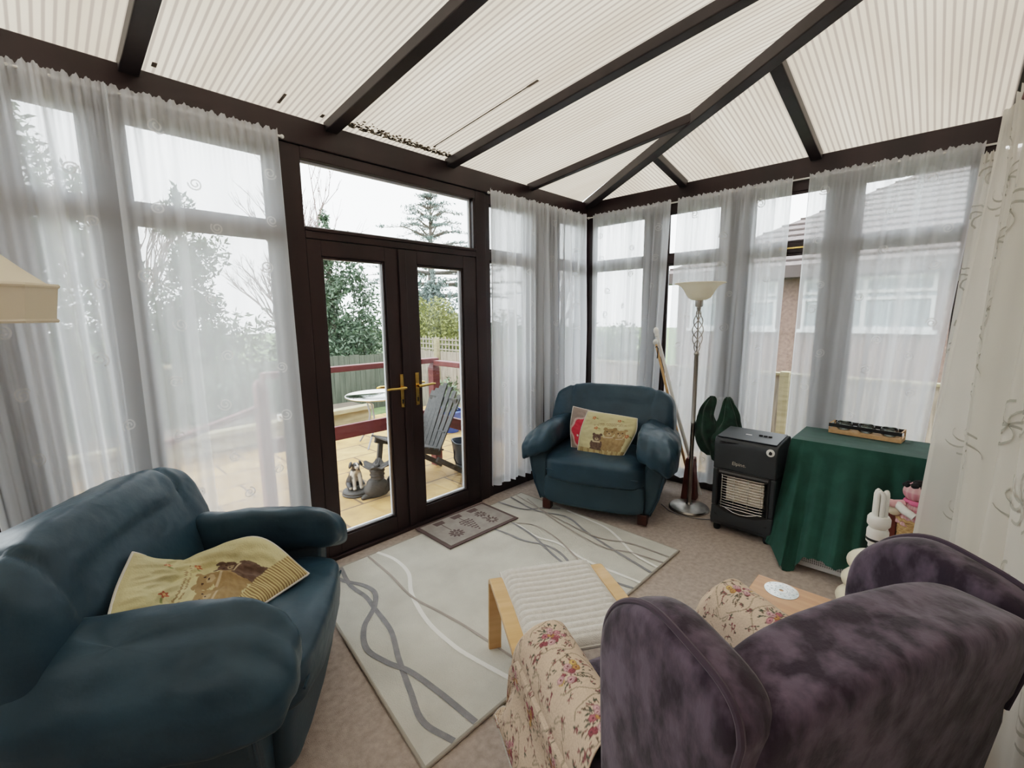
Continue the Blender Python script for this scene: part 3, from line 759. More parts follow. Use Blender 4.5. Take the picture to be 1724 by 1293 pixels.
m.build('mat','mat_dark',dm,smooth=False); dm.children[0].data.materials.append(M['mat'])
# ------------------------------------------------------------------ footstool
fs=thing('footstool','bent birch footstool with ribbed off-white pad standing on the rug','footstool',(-2.675,-1.75,0),R(56.5))
for s in (1,-1):
    outer=[];inner=[]
    path=[(-.30,0),(-.285,.18),(-.270,.345)]+[(-.215+.055*math.cos(t),.352+.055*math.sin(t)) for t in np.linspace(PI,PI/2,7)]+[(0,.413)]
    path+= [(-x,z) for x,z in path[::-1][1:]]
    path=[Vector((x,0,z)) for x,z in path]
    m=MB(); vs=[];fs_=[]
    for i,p in enumerate(path):
        d=(path[min(i+1,len(path)-1)]-path[max(i-1,0)]).normalized(); nn=Vector((-d.z,0,d.x))
        for dy,dn in ((-.03,0),(.03,0),(.03,-.022),(-.03,-.022)): vs.append((p.x+nn.x*dn,s*.245+dy,p.z+nn.z*dn))
    for i in range(len(path)-1):
        for k in range(4): fs_.append((i*4+k,i*4+(k+1)%4,(i+1)*4+(k+1)%4,(i+1)*4+k))
    q=4*(len(path)-1); fs_+=[(0,1,2,3),(q+3,q+2,q+1,q)]
    m.add(vs,fs_); m.build('bentwood_leg','bentwood',fs,bevel=.003,ang=30)
m=MB(); m.bar((-.12,-.22,.375),(-.12,.22,.375),.05,.02); m.bar((.12,-.22,.375),(.12,.22,.375),.05,.02); m.build('cross_rail','bentwood',fs,smooth=False,bevel=.003)
def padf(u,v):
    x=-.275+.55*u; y=-.215+.43*v
    e=min(u,1-u)*14; e2=min(v,1-v)*14; r_=min(1,max(0,e))*min(1,max(0,e2)); r_=math.sqrt(r_)
    z=.402+.030*r_-.010*math.cos(PI*(v-.5))*0+ .0055*abs(math.sin(PI*u*15))*r_-.006*math.sin(PI*u)*math.sin(PI*v)
    return (x,y,z)
m=MB(); m.grid(padf,150,20); m.grid(lambda u,v:(-.275+.55*u,-.215+.43*(1-v),.396-.012*math.sin(PI*u)*math.sin(PI*v)),20,10)
m.build('ribbed_pad','ribbed',fs,ang=180)
m=MB(); m.tube([(-.275,-.215,.40),(.275,-.215,.40),(.275,.215,.40),(-.275,.215,.40)],.007,6,closed=True); m.build('piping','cord_white',fs)

# ------------------------------------------------------------------ purple wing chair
WL=(-2.973,-2.527,0); WA=R(62)
wc=thing('wing_chair','purple chenille wing armchair seen from behind, with floral covers on its arms','armchair',WL,WA)
def bl(a,b,t): return a+(b-a)*t
# back: arched slab, padded top roll, leaning
def backw(p):
    y=p.y; z=p.z
    arch=.055*(1-(y/.36)**2)
    if z>0: z=z*(1+arch/.47)
    t=(z+.47)/.94
    y*= .79+.20*t
    x=p.x*(1.0+.18*max(0,z/.47)*(1-(y/.36)**2)) +.02- .075*t*t
    return (x,y,z)
puff((-.235,0,.535),(.08,.355,.482),.22,.30,seed=31.,amp=.004,sc_=4,fn=backw,nu=90,nv=60,
     crease=lambda q:-.006*math.exp(-((q.z-.30)/.012)**2)).build('back','purple',wc)
for s in (1,-1):
    prof=[(-.26,.10),(-.28,.55),(-.335,.92),(-.345,1.0),(-.315,1.045),(-.23,1.068),(-.15,1.075),(-.085,1.05),(-.03,1.0),(-.002,.93),(.0,.82),(-.008,.62),(-.015,.45),(-.015,.10)]
    # wing as a padded panel flaring outward towards its front edge
    n=len(prof)
    m=MB(); 
    cx=sum(p[0] for p in prof)/n; cz=sum(p[1] for p in prof)/n
    rings=[(1.0,-.034),(1.0,.034)]
    P=[]
    pv=[Vector((a,b,0)) for a,b in prof]
    P=[(lambda q:(q.x,q.y))(cmr(pv,i/66)) for i in range(67)]+[(bl(-.015,-.26,j/5),.10) for j in range(1,5)]
    def fl(x,z): return s*(.342+.020*max(0,(x+.30)/.30)-.05*max(0,(.95-z)/.85)*max(0,min(1,(.02-x)/.3)))
    rr=[(.86,-.048),(.93,-.045),(.975,-.034),(1.0,-.012),(1.0,.012),(.975,.034),(.93,.045),(.86,.048)]
    vs=[];fs_=[]; K=len(P)
    for sc_,dy in rr:
        for (x,z) in P:
            xx=cx+(x-cx)*sc_; zz=cz+(z-cz)*(sc_*.55+.45) ; vs.append((xx,fl(xx,zz)+dy+.0,zz))
    for k in range(len(rr)-1):
        for i in range(K):
            i2=(i+1)%K; fs_.append((k*K+i,k*K+i2,(k+1)*K+i2,(k+1)*K+i))
    fs_+= [tuple(range(K))[::-1],tuple((len(rr)-1)*K+i for i in range(K))]
    m.add(vs,fs_); o=m.build('wing','purple',wc,ang=50)
    m=MB(); rng=range(8,60)
    for dy in (s*.030,):
        m.tube([(cx+(P[i][0]-cx)*.992,fl(*P[i])+dy,cz+(P[i][1]-cz)*.997) for i in rng],.0065,8)
    m.build('piping','purple_pipe',o)
    # rolled arm
    def armf(p): return (p.x,p.y,p.z)
    puff((.20,s*.345,.50),(.215,.066,.105),.28,.55,seed=35.+s,amp=.004,nu=50,nv=30).build('arm','purple',wc)
    m=MB(); m.prism([(.0,.11),(.41,.11),(.41,.48),(.0,.48)],s*.345-.055,s*.345+.055,'y'); m.build('arm_side','purple',wc,bevel=.02,seg=3)
puff((.09,0,.41),(.345,.275,.085),.32,.25,seed=41.,amp=.006,nu=60).build('seat_cushion','purple',wc)
m=MB(); m.box(-.25,.40,-.33,.33,.11,.34); m.build('seat_base','purple',wc,bevel=.02,seg=3)
for x in (-.24,.37):
    for s in (1,-1):
        m=MB(); m.lathe([(.016,0),(.024,.12)],12,(x,s*.32,0)); m.build('leg','darkwood',wc)
m=MB(); m.sell((-.325,.318,.955),(.006,.006,.012),1,1,nu=10,nv=6); m.build('stray_label','white_plastic',wc)

# floral arm covers -------------------------------------------------------
FT=np.zeros((360,300,3)); rndf=random.Random(5)
def fl_build():
    H,Wd=FT.shape[:2]; yy,xx=np.mgrid[0:H,0:Wd]; 
    FT[:]=(.62,.48,.37)
    FT[:]*= (1+.05*np.random.RandomState(1).randn(H,Wd))[...,None]
    def ell(cx,cy,rx,ry,a,c):
        dx=(xx-cx+Wd/2)%Wd-Wd/2; dy=(yy-cy+H/2)%H-H/2
        u=(dx*math.cos(a)+dy*math.sin(a))/rx; v=(-dx*math.sin(a)+dy*math.cos(a))/ry
        FT[u*u+v*v<1]=c
    def line(pts,w,c):
        for (ax,ay),(bx,by) in zip(pts,pts[1:]):
            k=int(math.hypot(bx-ax,by-ay))+1
            for i in range(k+1): ell(ax+(bx-ax)*i/k,ay+(by-ay)*i/k,w,w,0,c)
    PAL=[(.20,.055,.065),(.30,.10,.12),(.38,.17,.19),(.42,.25,.26),(.33,.17,.06),(.44,.28,.10)]
    for (cx,cy) in ((75,80),(225,80),(0,260),(150,260),):
        # scroll frame
        for s in (-1,1):
            line([(cx+s*62*math.sin(t)*(1+.12*math.cos(5*t)),cy+10+70*math.cos(t)) for t in np.linspace(.25,2.6,16)],1.7,(.30,.24,.17))
            line([(cx+s*(10+16*math.sin(t)),cy+92+10*math.cos(t*1.6)) for t in np.linspace(0,4,10)],1.7,(.32,.26,.19))
        for i in range(60):
            a=rndf.uniform(0,6.28); d=rndf.uniform(6,58); ell(cx+d*math.cos(a),cy+d*.95*math.sin(a),rndf.uniform(5,9),2.1,a+rndf.uniform(-.6,.6),rndf.choice([(.075,.085,.06),(.12,.12,.09),(.14,.10,.07),(.22,.10,.09)]))
        for i in range(13):
            a=rndf.uniform(0,6.28); d=rndf.uniform(0,40); fx,fy=cx+d*math.cos(a),cy+d*math.sin(a); c=rndf.choice(PAL); r=rndf.uniform(7,12)
            ell(fx,fy,r,r*.85,a,c); ell(fx+1,fy-1,r*.62,r*.5,a,tuple(min(1,x*1.55) for x in c)); ell(fx,fy,r*.28,r*.25,a,(.15,.05,.06))
    for i in range(95):
        cx,cy=rndf.uniform(0,Wd),rndf.uniform(0,H)
        if min(math.hypot((cx-a+Wd/2)%Wd-Wd/2,(cy-b+H/2)%H-H/2) for a,b in ((75,80),(225,80),(0,260),(150,260)))<50: continue
        for q in range(5):
            a=rndf.uniform(0,6.28); ell(cx+6*math.cos(a),cy+6*math.sin(a),6,1.6,a,rndf.choice([(.08,.09,.065),(.20,.06,.07),(.26,.12,.11),(.16,.12,.09)]))
np.random.seed(1); fl_build()
def fpaint(x,y):   # metres -> colour (pattern repeat .30 m)
    i=int(y/.36*360)%360; j=int(x/.30*300)%300; return tuple(FT[i,j])
def arm_cover(label,s,out_hem,in_hem,xa,wave,back=.0):
    r=thing('arm_cover',label,'arm cover',(WL[0],WL[1],.55),WA,'floral arm covers')
    ro=.088; zc=.535-.55
    # cross-section arc length: outer drop, arch, inner drop
    Ld=zc-(out_hem-.55); Li=zc-(in_hem-.55); La=PI*ro; Lt=Ld+La+Li; Lx=xa-back; Lf=.26
    def sec(q):
        if q<Ld: return (ro*1.06+.05*wave*(1-q/Ld)+.010*wave*math.sin(q*30), zc-(Ld-q))
        if q<Ld+La: a=(q-Ld)/ro; return (ro*math.cos(a)*(1.06 if math.cos(a)>0 else 1), zc+ro*1.35*math.sin(a))
        return (-ro, zc-(q-Ld-La))
    def S(u,v):
        a=u*(Lx+Lf); y,z=sec(v*Lt)
        x=back+min(a,Lx)
        if a>Lx-.05:
            t=(a-(Lx-.05))/(Lf+.05); 
            x=back+Lx-.05+.06*math.sin(min(1,t*3)*PI/2)+.05*wave*t*t
            y*=1-.10*t+.10*t*wave
            drop=t*(Lf+.02)
            hem=out_hem-.55
            z=max(hem-.01*math.sin(v*20), z-drop*max(0,min(1,(z-hem)/.12+.15)))
        x+=.006*wave*math.sin(v*23+u*4)
        n=.003*noise.noise(Vector((u*7,v*7,s*3.)))
        return (x,s*(.350+y+n),z+n)
    m=MB(); m.grid(S,270,240,0,col=lambda u,v:fpaint(u*(Lx+Lf)+.07*s+.1,v*Lt+.05)); m.build('tapestry','print',r,ang=180,solid=.003)
    # crochet lace edging along front and outer hems
    lw=.016
    pts=[Vector(S(i/60*.97,0)) for i in range(61)]; fr=[Vector(S(.999,i/40)) for i in range(41)]
    m=MB()
    for line in (pts,fr):
        d=Vector((0,0,-1))
        for i in range(len(line)-1):
            p,q=line[i],line[i+1]
            for k0,k1 in ((-.2,.3),(.7,1.)):
                m.add([p+d*lw*k0,q+d*lw*k0,q+d*lw*k1,p+d*lw*k1],[(0,1,2,3)])
            h=(p+q)/2
            m.add([p+d*lw*.3,h+d*lw*.3,h+d*lw*.7,p+d*lw*.7],[(0,1,2,3)])
            m.add([p+d*lw*1.,h+d*lw*1.35,q+d*lw*1.],[(0,1,2)])
    m.build('lace_edging','cord_white',r,smooth=False,solid=.002)
    return r
arm_cover('floral tapestry cover with white lace edging on the near arm of the purple chair',1,.27,.46,.47,1.)
arm_cover('floral tapestry cover on the purple chair arm next to the small table',-1,.30,.44,.46,.4)

# ------------------------------------------------------------------ small side table, disc, lamp
st=thing('side_table','small orange wood side table half hidden behind the purple wing chair','table',(-2.235,-2.60,0))
m=MB(); m.box(-.155,.155,-.27,.27,.478,.50); m.build('tabletop','tabletop',st,smooth=False,bevel=.004)
m=MB(); m.box(-.135,.135,-.25,-.235,.42,.478); m.box(-.135,.135,.235,.25,.42,.478); m.box(-.135,-.12,-.25,.25,.42,.478); m.box(.12,.135,-.25,.25,.42,.478); m.build('apron','tabletop',st,smooth=False,bevel=.002)
for x in (-.13,.13):
    for y in (-.245,.245):
        m=MB(); m.box(x-.018,x+.018,y-.018,y+.018,0,.478); m.build('leg','tabletop',st,smooth=False,bevel=.004)
dc=thing('disc','shiny pale disc lying on the small orange wood table','disc',(-2.148,-2.432,.5005))
m=MB(); m.lathe([(.008,0),(.06,0),(.06,.0013),(.008,.0013),(.008,0)],48,cap=False)
M['disc']=pbr('printed_disc',(.62,.68,.68),.25,(.78,.80,.79),30,metal=.25,ramp=(.45,.55)); m.build('disc_face','disc',dc,ang=30)
m=MB(); m.lathe([(.020,.0014),(.022,.0014)],24,cap=False)
for k in range(26):
    a=k*2.4; r0=.026+.0012*k; m.box(-.0035,.0035,-.0012,.0012,.0014,.0017,0,Matrix.Translation((r0*math.cos(a),r0*math.sin(a),0))@rotz(a*1.7))
M['disc_ink']=pbr('disc_ink',(.22,.26,.27),.5); m.build('disc_print','disc_ink',dc,smooth=False)
# lamp base of stacked cream globes with a bare energy-saving bulb
tl=thing('table_lamp','cream table lamp of stacked globes with a bare energy saving bulb and no shade','lamp',(-1.962,-2.694,0))
tp=thing('lamp_stand','',None) if False else None
m=MB(); m.lathe([(.001,.0),(.108,.0),(.112,.015),(.10,.03),(.06,.04)],32)
z=.035
for r_g in (.112,.113,.113,.112,.112,.111,.098,.086):
    prof=[]
    for i in range(13):
        a=-PI/2+PI*i/12; prof.append((max(.03,r_g*math.cos(a)),z+.048+.050*math.sin(a)))
    m.lathe(prof,32,cap=False); z+=.079
z+=.018
zt=z
m.build('globe_column','cream_ceramic',tl,ang=60)
m=MB(); m.lathe([(.026,zt-.02),(.026,zt+.035),(.034,zt+.045),(.034,zt+.09),(.030,zt+.10)],24); m.build('bulb_holder','white_plastic',tl)
m=MB(); m.lathe([(.0345,zt+.052),(.0355,zt+.054),(.0355,zt+.060),(.0345,zt+.062)],24,cap=False); m.lathe([(.0265,zt+.012),(.0275,zt+.014),(.0275,zt+.022),(.0265,zt+.024)],24,cap=False); m.build('holder_ring','black',tl)
m=MB(); m.lathe([(.026,zt+.10),(.036,zt+.115),(.036,zt+.14),(.03,zt+.15)],24)
for k in range(3):
    a=2*PI*k/3+.4; b_=a+PI/3; R_=.0165; p=(R_*math.cos(a),R_*math.sin(a)); q=(R_*math.cos(b_),R_*math.sin(b_)); md=((p[0]+q[0])/2,(p[1]+q[1])/2)
    m.tube([(*p,zt+.14),(*p,zt+.232),((p[0]+md[0])/2,(p[1]+md[1])/2,zt+.241),(*md,zt+.244),((q[0]+md[0])/2,(q[1]+md[1])/2,zt+.241),(*q,zt+.232),(*q,zt+.14)],.0078,10)
m.build('bulb','white_plastic',tl,ang=50)

# ------------------------------------------------------------------ standing lamp
fl=thing('floor_lamp','brushed steel standing lamp with twisted cage stem and cream bowl shade','lamp',(-.505,-1.402,0))
m=MB(); m.lathe([(.001,0),(.155,0),(.158,.012),(.150,.024),(.11,.034),(.05,.040),(.028,.046),(.022,.06)],40); m.build('base','steel',fl)
m=MB(); m.lathe([(.0165,.05),(.0165,.72),(.0185,.725),(.0185,.735),(.0165,.74),(.0165,1.27),(.020,1.275),(.020,1.29),(.010,1.305)],18); m.build('pole','steel',fl)
m=MB()
for k in range(4):
    pts=[]
    for i in range(33):
        t=i/32; a=k*PI/2+t*2*PI*1.05; rr=.010+.030*math.sin(PI*t)**.8; pts.append((rr*math.cos(a),rr*math.sin(a),1.30+.32*t))
    m.tube(pts,.0038,7)
m.tube([(0,0,1.29),(0,0,1.64)],.006,8); m.build('twisted_cage','steel',fl)
m=MB(); m.lathe([(.010,1.615),(.016,1.635),(.016,1.645),(.026,1.65),(.029,1.66),(.029,1.70),(.024,1.705)],20); m.build('lamp_cup','steel',fl)
pr_=[(.03,1.698),(.055,1.703),(.082,1.718),(.098,1.742),(.112,1.772),(.135,1.803),(.165,1.820),(.187,1.826)]
m=MB(); m.lathe(pr_+[(a-.004,b+.004) for a,b in pr_[::-1]],44,cap=False); m.build('bowl_shade','shadeglass',fl,ang=70)
# trailing flex on the carpet
m=MB(); m.tube([(-.46,-1.56,.006),(-.52,-1.60,.005),(-.60,-1.62,.005),(-.64,-1.56,.005),(-.67,-1.48,.005),(-.68,-1.38,.005),(-.66,-1.30,.005),(-.58,-1.2,.005)],.004,6)
tag(m.build('lamp_cord','slot'),'thin grey flex trailing around the base of the standing lamp','cord')

# ------------------------------------------------------------------ gas heater
ht=thing('gas_heater','dark grey portable gas cabinet heater with wire guard, beside the green tablecloth','heater',(-.745,-1.865,0),R(-1.5))
# local: front faces -x, y along width
m=MB(); w=.207
prof=[(.0,.05),(-.012,.10),(-.004,.14),(.0,.17),(.0,.60),(-.008,.66),(.0,.695),(.022,.712),(.27,.735),(.31,.725),(.32,.70),(.32,.05)]
m2=[(-w,w)]
def shell(y0,y1,z0,z1,x0,x1): m.box(x0,x1,y0,y1,z0,z1)
op=(-.172,.172,.195,.475)   # window opening
# front built as frame around the opening
m.prism([(a,b) for a,b in prof if b>=.6 or a>.25 and b>.5]+[(.32,.475),(.0,.475)],-w,w,'y')
m.prism([(.0,.05),(-.014,.10),(-.004,.145),(.0,.195),(.32,.195),(.32,.05)],-w,w,'y')
m.box(0,.32,-w,op[0],.195,.475); m.box(0,.32,op[1],w,.195,.475); m.box(.10,.32,op[0],op[1],.195,.475)
m.build('cabinet','heater',ht,bevel=.010,seg=3)
m=MB(); m.prism([(.012,.7145),(.268,.7385),(.268,.742),(.012,.718)],-w+.012,w-.012,'y'); m.build('top_panel','heater_top',ht,smooth=False,bevel=.002)
m=MB(); m.prism([(-.155,.0),(.155,0),(.178,.065),(.12,.035),(-.12,.035),(-.178,.065)][::1],-.004,.002,'x',T=Matrix.Translation((-.004,0,.075)))
for k in range(30):
    y=-.12+.24*k/29; m.box(-.006,.0,y-.002,y+.002,.055,.095)
m.build('lower_louvre','black',ht,smooth=False)
m=MB(); bead(m,'right',-.176,.176,.19,.48,.012,-.006,.006); m.box(.002,.10,op[0],op[1],.44,.475); m.box(.085,.099,op[0],op[1],.195,.44)
m.prism([(-.176,.19),(.176,.19),(.10,.160),(0,.15),(-.10,.160)],-.004,.01,'x')
m.build('recess','black',ht,smooth=False,bevel=.003)
m=MB()
for k in range(44):
    y=-.16+.32*k/43; m.box(-.002,.004,y-.0018,y+.0018,.452,.470)
m.build('upper_louvre','slot',ht,smooth=False)
for k in range(3):
    y=(-.085,0,.085)[k]; m=MB(); m.box(.06,.085,y-.0415,y+.0415,.235,.405); m.build('ceramic_plaque','ceramic',ht,smooth=False,bevel=.003)
m=MB()
for k in range(13):
    z=.205+.235*k/12; b_=-.018
    m.tube([(.005,-.15,z),(b_*.6,-.14,z),(b_,-.10,z),(b_,.10,z),(b_*.6,.14,z),(.005,.15,z)],.0021,6)
for y in (-.13,-.047,.047,.13): m.tube([(-.02,y,.20),(-.02,y,.445)],.002,6)
m.build('wire_guard','wire',ht)
m=MB(); m.tube([(.0,-.12,.20),(-.02,-.05,.182),(-.024,0,.178),(-.02,.05,.182),(.0,.12,.20)],.0022,6); m.build('guard_bar','wire',ht)
for k in range(12):
    pass
m=MB()
for k in range(13):
    y=.165-.010*k; h=.026*(1-k/16); m.box(-.0075,.02,y-.0028,y+.0028,.690-h,.690-.002,T=None)
m.build('top_louvre','black',ht,smooth=False)
m=MB(); m.lathe([(.026,0),(.026,.004),(.024,.005)],24,T=TRS((-.004,-.165,.662),(0,-PI/2,0))); sb=m.build('safety_sticker','white_plastic',ht)
m=MB(); m.add([(-.0102,-.163,.675),(-.0102,-.176,.668),(-.0102,-.176,.652),(-.0102,-.165,.647),(-.0102,-.155,.652),(-.0102,-.156,.664)],[(0,1,2,3,4,5)]); m.build('flame_mark','black',sb,smooth=False)
m=MB(); 
for y in (-.055,-.085,-.115): m.lathe([(.013,0),(.012,.012),(.006,.014)],14,(.15,y,.728))
m.build('control_knob','black',ht)
m=MB(); m.lathe([(.05,0),(.05,.001),(.049,.0012)],28,(.15,-.085,.7277),sx=.5,sy=1.25); m.build('control_plate','black',ht)
m=MB(); m.box(.13,.165,.0,.04,.7275,.7305,0); m.build('top_label','white_plastic',ht,smooth=False)
tcv=bpy.data.curves.new('lettering','FONT'); tcv.body='Elpine.'; tcv.size=.036; tcv.extrude=.0008; tcv.align_x='CENTER'; tcv.materials.append(M['wire'])
t0_=bpy.data.objects.new('lettering_curve',tcv); COL.objects.link(t0_); bpy.context.view_layer.update()
tm_=bpy.data.meshes.new_from_object(t0_.evaluated_get(bpy.context.evaluated_depsgraph_get())); bpy.data.objects.remove(t0_)
to=bpy.data.objects.new('lettering',tm_); COL.objects.link(to); to.parent=ht
to.matrix_local=Matrix(((0,0,-1,-.0025),(-1,0,0,.03),(0,1,0,.525),(0,0,0,1)))
for y in (-.17,.17):
    for x in (.04,.28):
        m=MB(); m.lathe([(.02,0),(.024,.012),(.024,.038),(.015,.05)],14,(0,0,0),T=TRS((x,y-.012*0,.0))); m.build('caster','black',ht)

# ------------------------------------------------------------------ table with green cloth, panel heater under it
gt=thing('tablecloth','dark green tablecloth with scalloped hem draped to the floor between heater and corner','tablecloth',(-.385,-2.46,0))
hx,hy=.225,.345; zt=.752
def perim(t):   # rounded rectangle, t 0..1, starting back-left, going along left, front, right, back
    r_=.03; pts=[]
    L_=[('L',2*hx),('F',2*hy),('R',2*hx),('B',2*hy)]; T_=sum(l for _,l in L_); d=t*T_
    for k,l in L_:
        if d<=l or k=='B':
            f=min(1,d/l)
            if k=='L': return (hx-2*hx*f, hy,0,1)
            if k=='F': return (-hx, hy-2*hy*f,-1,0)
            if k=='R': return (-hx+2*hx*f,-hy,0,-1)
            return (hx,-hy+2*hy*f,1,0)
        d-=l
def skirt(u,v):
    x,y,nx,ny=perim(u)
    # corner normals blend
    e=.03
    a=perim((u-e)%1); b=perim((u+e)%1); nx=(a[2]+b[2]+nx)/3; ny=(a[3]+b[3]+ny)/3
    front=max(0,-nx); left=max(0,ny); right=max(0,-ny); back=max(0,nx)
    flare=.375*front*(1-.82*max(0,min(1,(-.10-y)/.10)))+.0*left+.0*right+.01*back
    fold=(.020*math.sin(u*2*PI*9+.6)+.014*math.sin(u*2*PI*17+2))*(.25+.75*min(1,front*1.3))
    hem=.03 if u<.235 or u>.62 else .03+.085*min(1,max(0,(u-.262)/.02))
    if .235<=u<.262: hem=.0
    hem+=.010*abs(math.sin(u*2*PI*24))
    z=zt-.004-(zt-hem)*v if v>0 else zt
    k=v**1.15; sw=fold*min(1,v*1.5)
    rr=.012*min(1,v*12)
    return (x+nx*(flare*k+sw+rr), y+ny*(flare*k+sw+rr), z)
m=MB(); m.grid(skirt,260,36,cu=True)
m.grid(lambda u,v:(-hx+2*hx*u,-hy+2*hy*v,zt+.0015*noise.noise(Vector((u*6,v*6,0)))*min(u,v,1-u,1-v)*8),20,24)
m.build('cloth','cloth_green',gt,ang=75)
ph=thing('panel_heater','white panel heater with slotted grille showing under the green tablecloth','heater',(-.862,-2.44,0))
m=MB(); m.box(-.035,.035,-.16,.255,.012,.165); m.build('casing','white_heater',ph,bevel=.008,seg=3)
m=MB()
for k in range(33):
    y=.22-.011*k
    for z in (.050,.064,.078): m.box(-.0365,-.03,y-.003,y+.003,z-.005,z+.005)
m.build('grille','slot',ph,smooth=False)
for y in (-.11,.20):
    m=MB(); m.box(-.06,.06,y-.015,y+.015,0,.013); m.build('foot','white_heater',ph,smooth=False,bevel=.003)
# wooden tray with three glass candle holders
tz=.756
ty=thing('tray','long narrow pale wood tray with a black band, on the green tablecloth','tray',(-.235,-2.475,tz),R(-6))
m=MB(); m.box(-.065,.065,-.20,.20,0,.026)
for y in (-.20,.192): m.box(-.065,-.055,y,y+.008,.026,.072); m.box(.055,.065,y,y+.008,.026,.072); m.box(-.065,.065,y,y+.008,.064,.072)
m.build('wood_base','pine',ty,smooth=False,bevel=.002)
m=MB(); m.box(-.067,-.062,-.20,.20,.046,.070); m.box(.062,.067,-.20,.20,.046,.070); m.build('band','black',ty,smooth=False)
def jar(label,loc):
    r=thing('glass_holder',label,'candle holder',loc,0,'glass candle holders in the tray')
    m=MB(); m.lathe([(.001,.0),(.036,.0),(.048,.012),(.052,.03),(.046,.048),(.043,.053),(.040,.050),(.043,.030),(.038,.012),(.001,.008)],28,cap=False); m.build('glass','clear',r)
    m=MB(); m.lathe([(.001,.009),(.030,.009),(.030,.020),(.002,.021)],20); m.tube([(0,0,.02),(.002,0,.03)],.0012,6); m.build('candle','white_plastic',r)
    return r
jl=('glass candle holder at the end of the tray towards the gas heater','glass candle holder in the middle of the tray','glass candle holder at the end of the tray towards the corner')
j0=None
for k in range(3):
    y=.125-.125*k; c=R(-6); p=(-.235-y*math.sin(c),-2.475+y*math.cos(c),tz+.0265)
    if j0 is None: j0=jar(jl[0],p)
    else: clone(j0,p,0,jl[k])

# ------------------------------------------------------------------ things in the corners
# dark green velvet folded bag with two pointed tops, slumped behind the gas heater
gb=thing('velvet_bag','dark green velvet bag with two pointed tops slumped behind the gas heater','bag',(-.40,-1.55,.40))
def peak(c,top,wd,dp,bot,seed):
    def f(u,v):
        a=2*PI*u; z=bot+(top[2]-bot)*v
        s=(1-v)**.5*(.80+.30*math.sin(min(1,v*1.5)*PI))+.05*(1-v**8)
        s=s*(1 if v>.06 else .35+.65*v/.06)
        x=c[0]+(top[0]-c[0])*v+dp*s*math.cos(a); y=c[1]+(top[1]-c[1])*v+wd*s*math.sin(a)
        if v<.35: s*=.45+.55*(v/.35); y_=-.05*(1-v/.35)
        else: y_=.028*math.sin((v-.35)/.65*PI)
        y_*=1 if seed<3 else -.5
        y=c[1]+(top[1]-c[1])*v+wd*s*math.sin(a)+y_; x=c[0]+(top[0]-c[0])*v+dp*s*math.cos(a)
        n=.040*noise.noise(Vector((math.cos(a)*1.6+seed,math.sin(a)*1.6,v*3)))+.010*math.sin(a*6+v*5)*(1-v)
        return (x+n*math.cos(a),y+n*math.sin(a),z)
    m=MB(); m.grid(f,64,34,cu=True); return m
peak((0,.075,0),(-.0,.050,.545),.115,.07,.06,1.).build('pouch','velvet_green',gb,ang=180)
peak((.01,-.07,0),(.0,-.070,.55),.15,.075,.0,5.).build('pouch','velvet_green',gb,ang=180)
# poles leaning in the window corner
m=MB(); m.tube([(-.165,-1.30,.0),(-.178,-1.08,.72),(-.19,-.905,1.33)],[.012,.012,.011],12)
po=thing('wooden_pole','pale wooden pole with white knob and black hook, leaning behind the corner armchair','pole')
m.build('shaft','bentwood',po)
m=MB(); m.sell((-.19,-.90,1.345),(.022,.022,.026),1,1,nu=16,nv=10); m.sell((-.20,-.955,1.30),(.016,.016,.018),1,1,nu=12,nv=8) if False else None; m.build('knob','white_plastic',po)
m=MB(); m.tube([(-.212,-.915,1.30),(-.222,-.93,1.31),(-.225,-.945,1.29),(-.222,-.94,1.22),(-.215,-.935,1.20)],.005,7); m.build('hook','black',po)
pw=thing('white_pole','long white pole with rounded top leaning beside the wooden pole behind the corner armchair','pole')
m=MB(); m.tube([(-.150,-1.36,.0),(-.152,-1.10,.75),(-.155,-.90,1.40)],[.016,.016,.014],12); m.build('shaft','white_plastic',pw)
m=MB(); m.lathe([(.014,0),(.022,.01),(.018,.03),(.026,.05),(.022,.075),(.006,.09)],14,T=TRS((-.155,-.898,1.39),(R(-12),0,0))); m.build('finial','white_plastic',pw)
# brown tapering wooden panel standing on the floor
m=MB(); m.prism([(-.062,0),(.062,0),(.032,.37),(-.032,.37)],-.05,.05,'x')
tag(m.build('wooden_block','redwood',bevel=.006),'narrow reddish brown wooden block standing between corner armchair and standing lamp','wooden block')
bpy.data.objects['wooden_block'].location=(-.285,-1.315,.0); bpy.data.objects['wooden_block'].rotation_euler=(0,R(0),R(8))

# rag doll in a wicker basket
bk=thing('wicker_basket','tall golden wicker basket behind the purple wing chair, holding a pink rag doll','basket',(-.875,-2.785,0))
def bkt(u,v):
    a=2*PI*u; r_=.055+.018*v; z=.47*v
    n=.003*math.sin(a*16+ (PI if int(v*26)%2 else 0)); return ((r_+n)*math.cos(a),(r_+n)*math.sin(a),z)
m=MB(); m.grid(bkt,96,52,cu=True); m.build('basket_body','wicker',bk,ang=180)
m=MB(); m.tube([(.076*math.cos(2*PI*i/28),.076*math.sin(2*PI*i/28),.47+.004*math.sin(i*3.)) for i in range(28)],.009,8,closed=True); m.build('rim','wicker',bk)
dl=thing('rag_doll','pink gingham rag doll with black woolly hair sitting in the wicker basket','doll',(-.875,-2.78,.46))
gi=lambda u,v: mixc((.72,.48,.48),(.55,.22,.27),(.5 if (u*26)%1<.5 else 0)+(.5 if (v*22)%1<.5 else 0))
def bodyf(u,v):
    a=2*PI*u; z=-.02+.13*v; r_=.068*(1-.45*v**2)*(1+.06*math.sin(a*8)*(1-v)); return (r_*math.cos(a),r_*math.sin(a)*1.1,z)
m=MB(); m.grid(bodyf,60,26,cu=True,col=gi); m.build('dress','gingham',dl,ang=180)
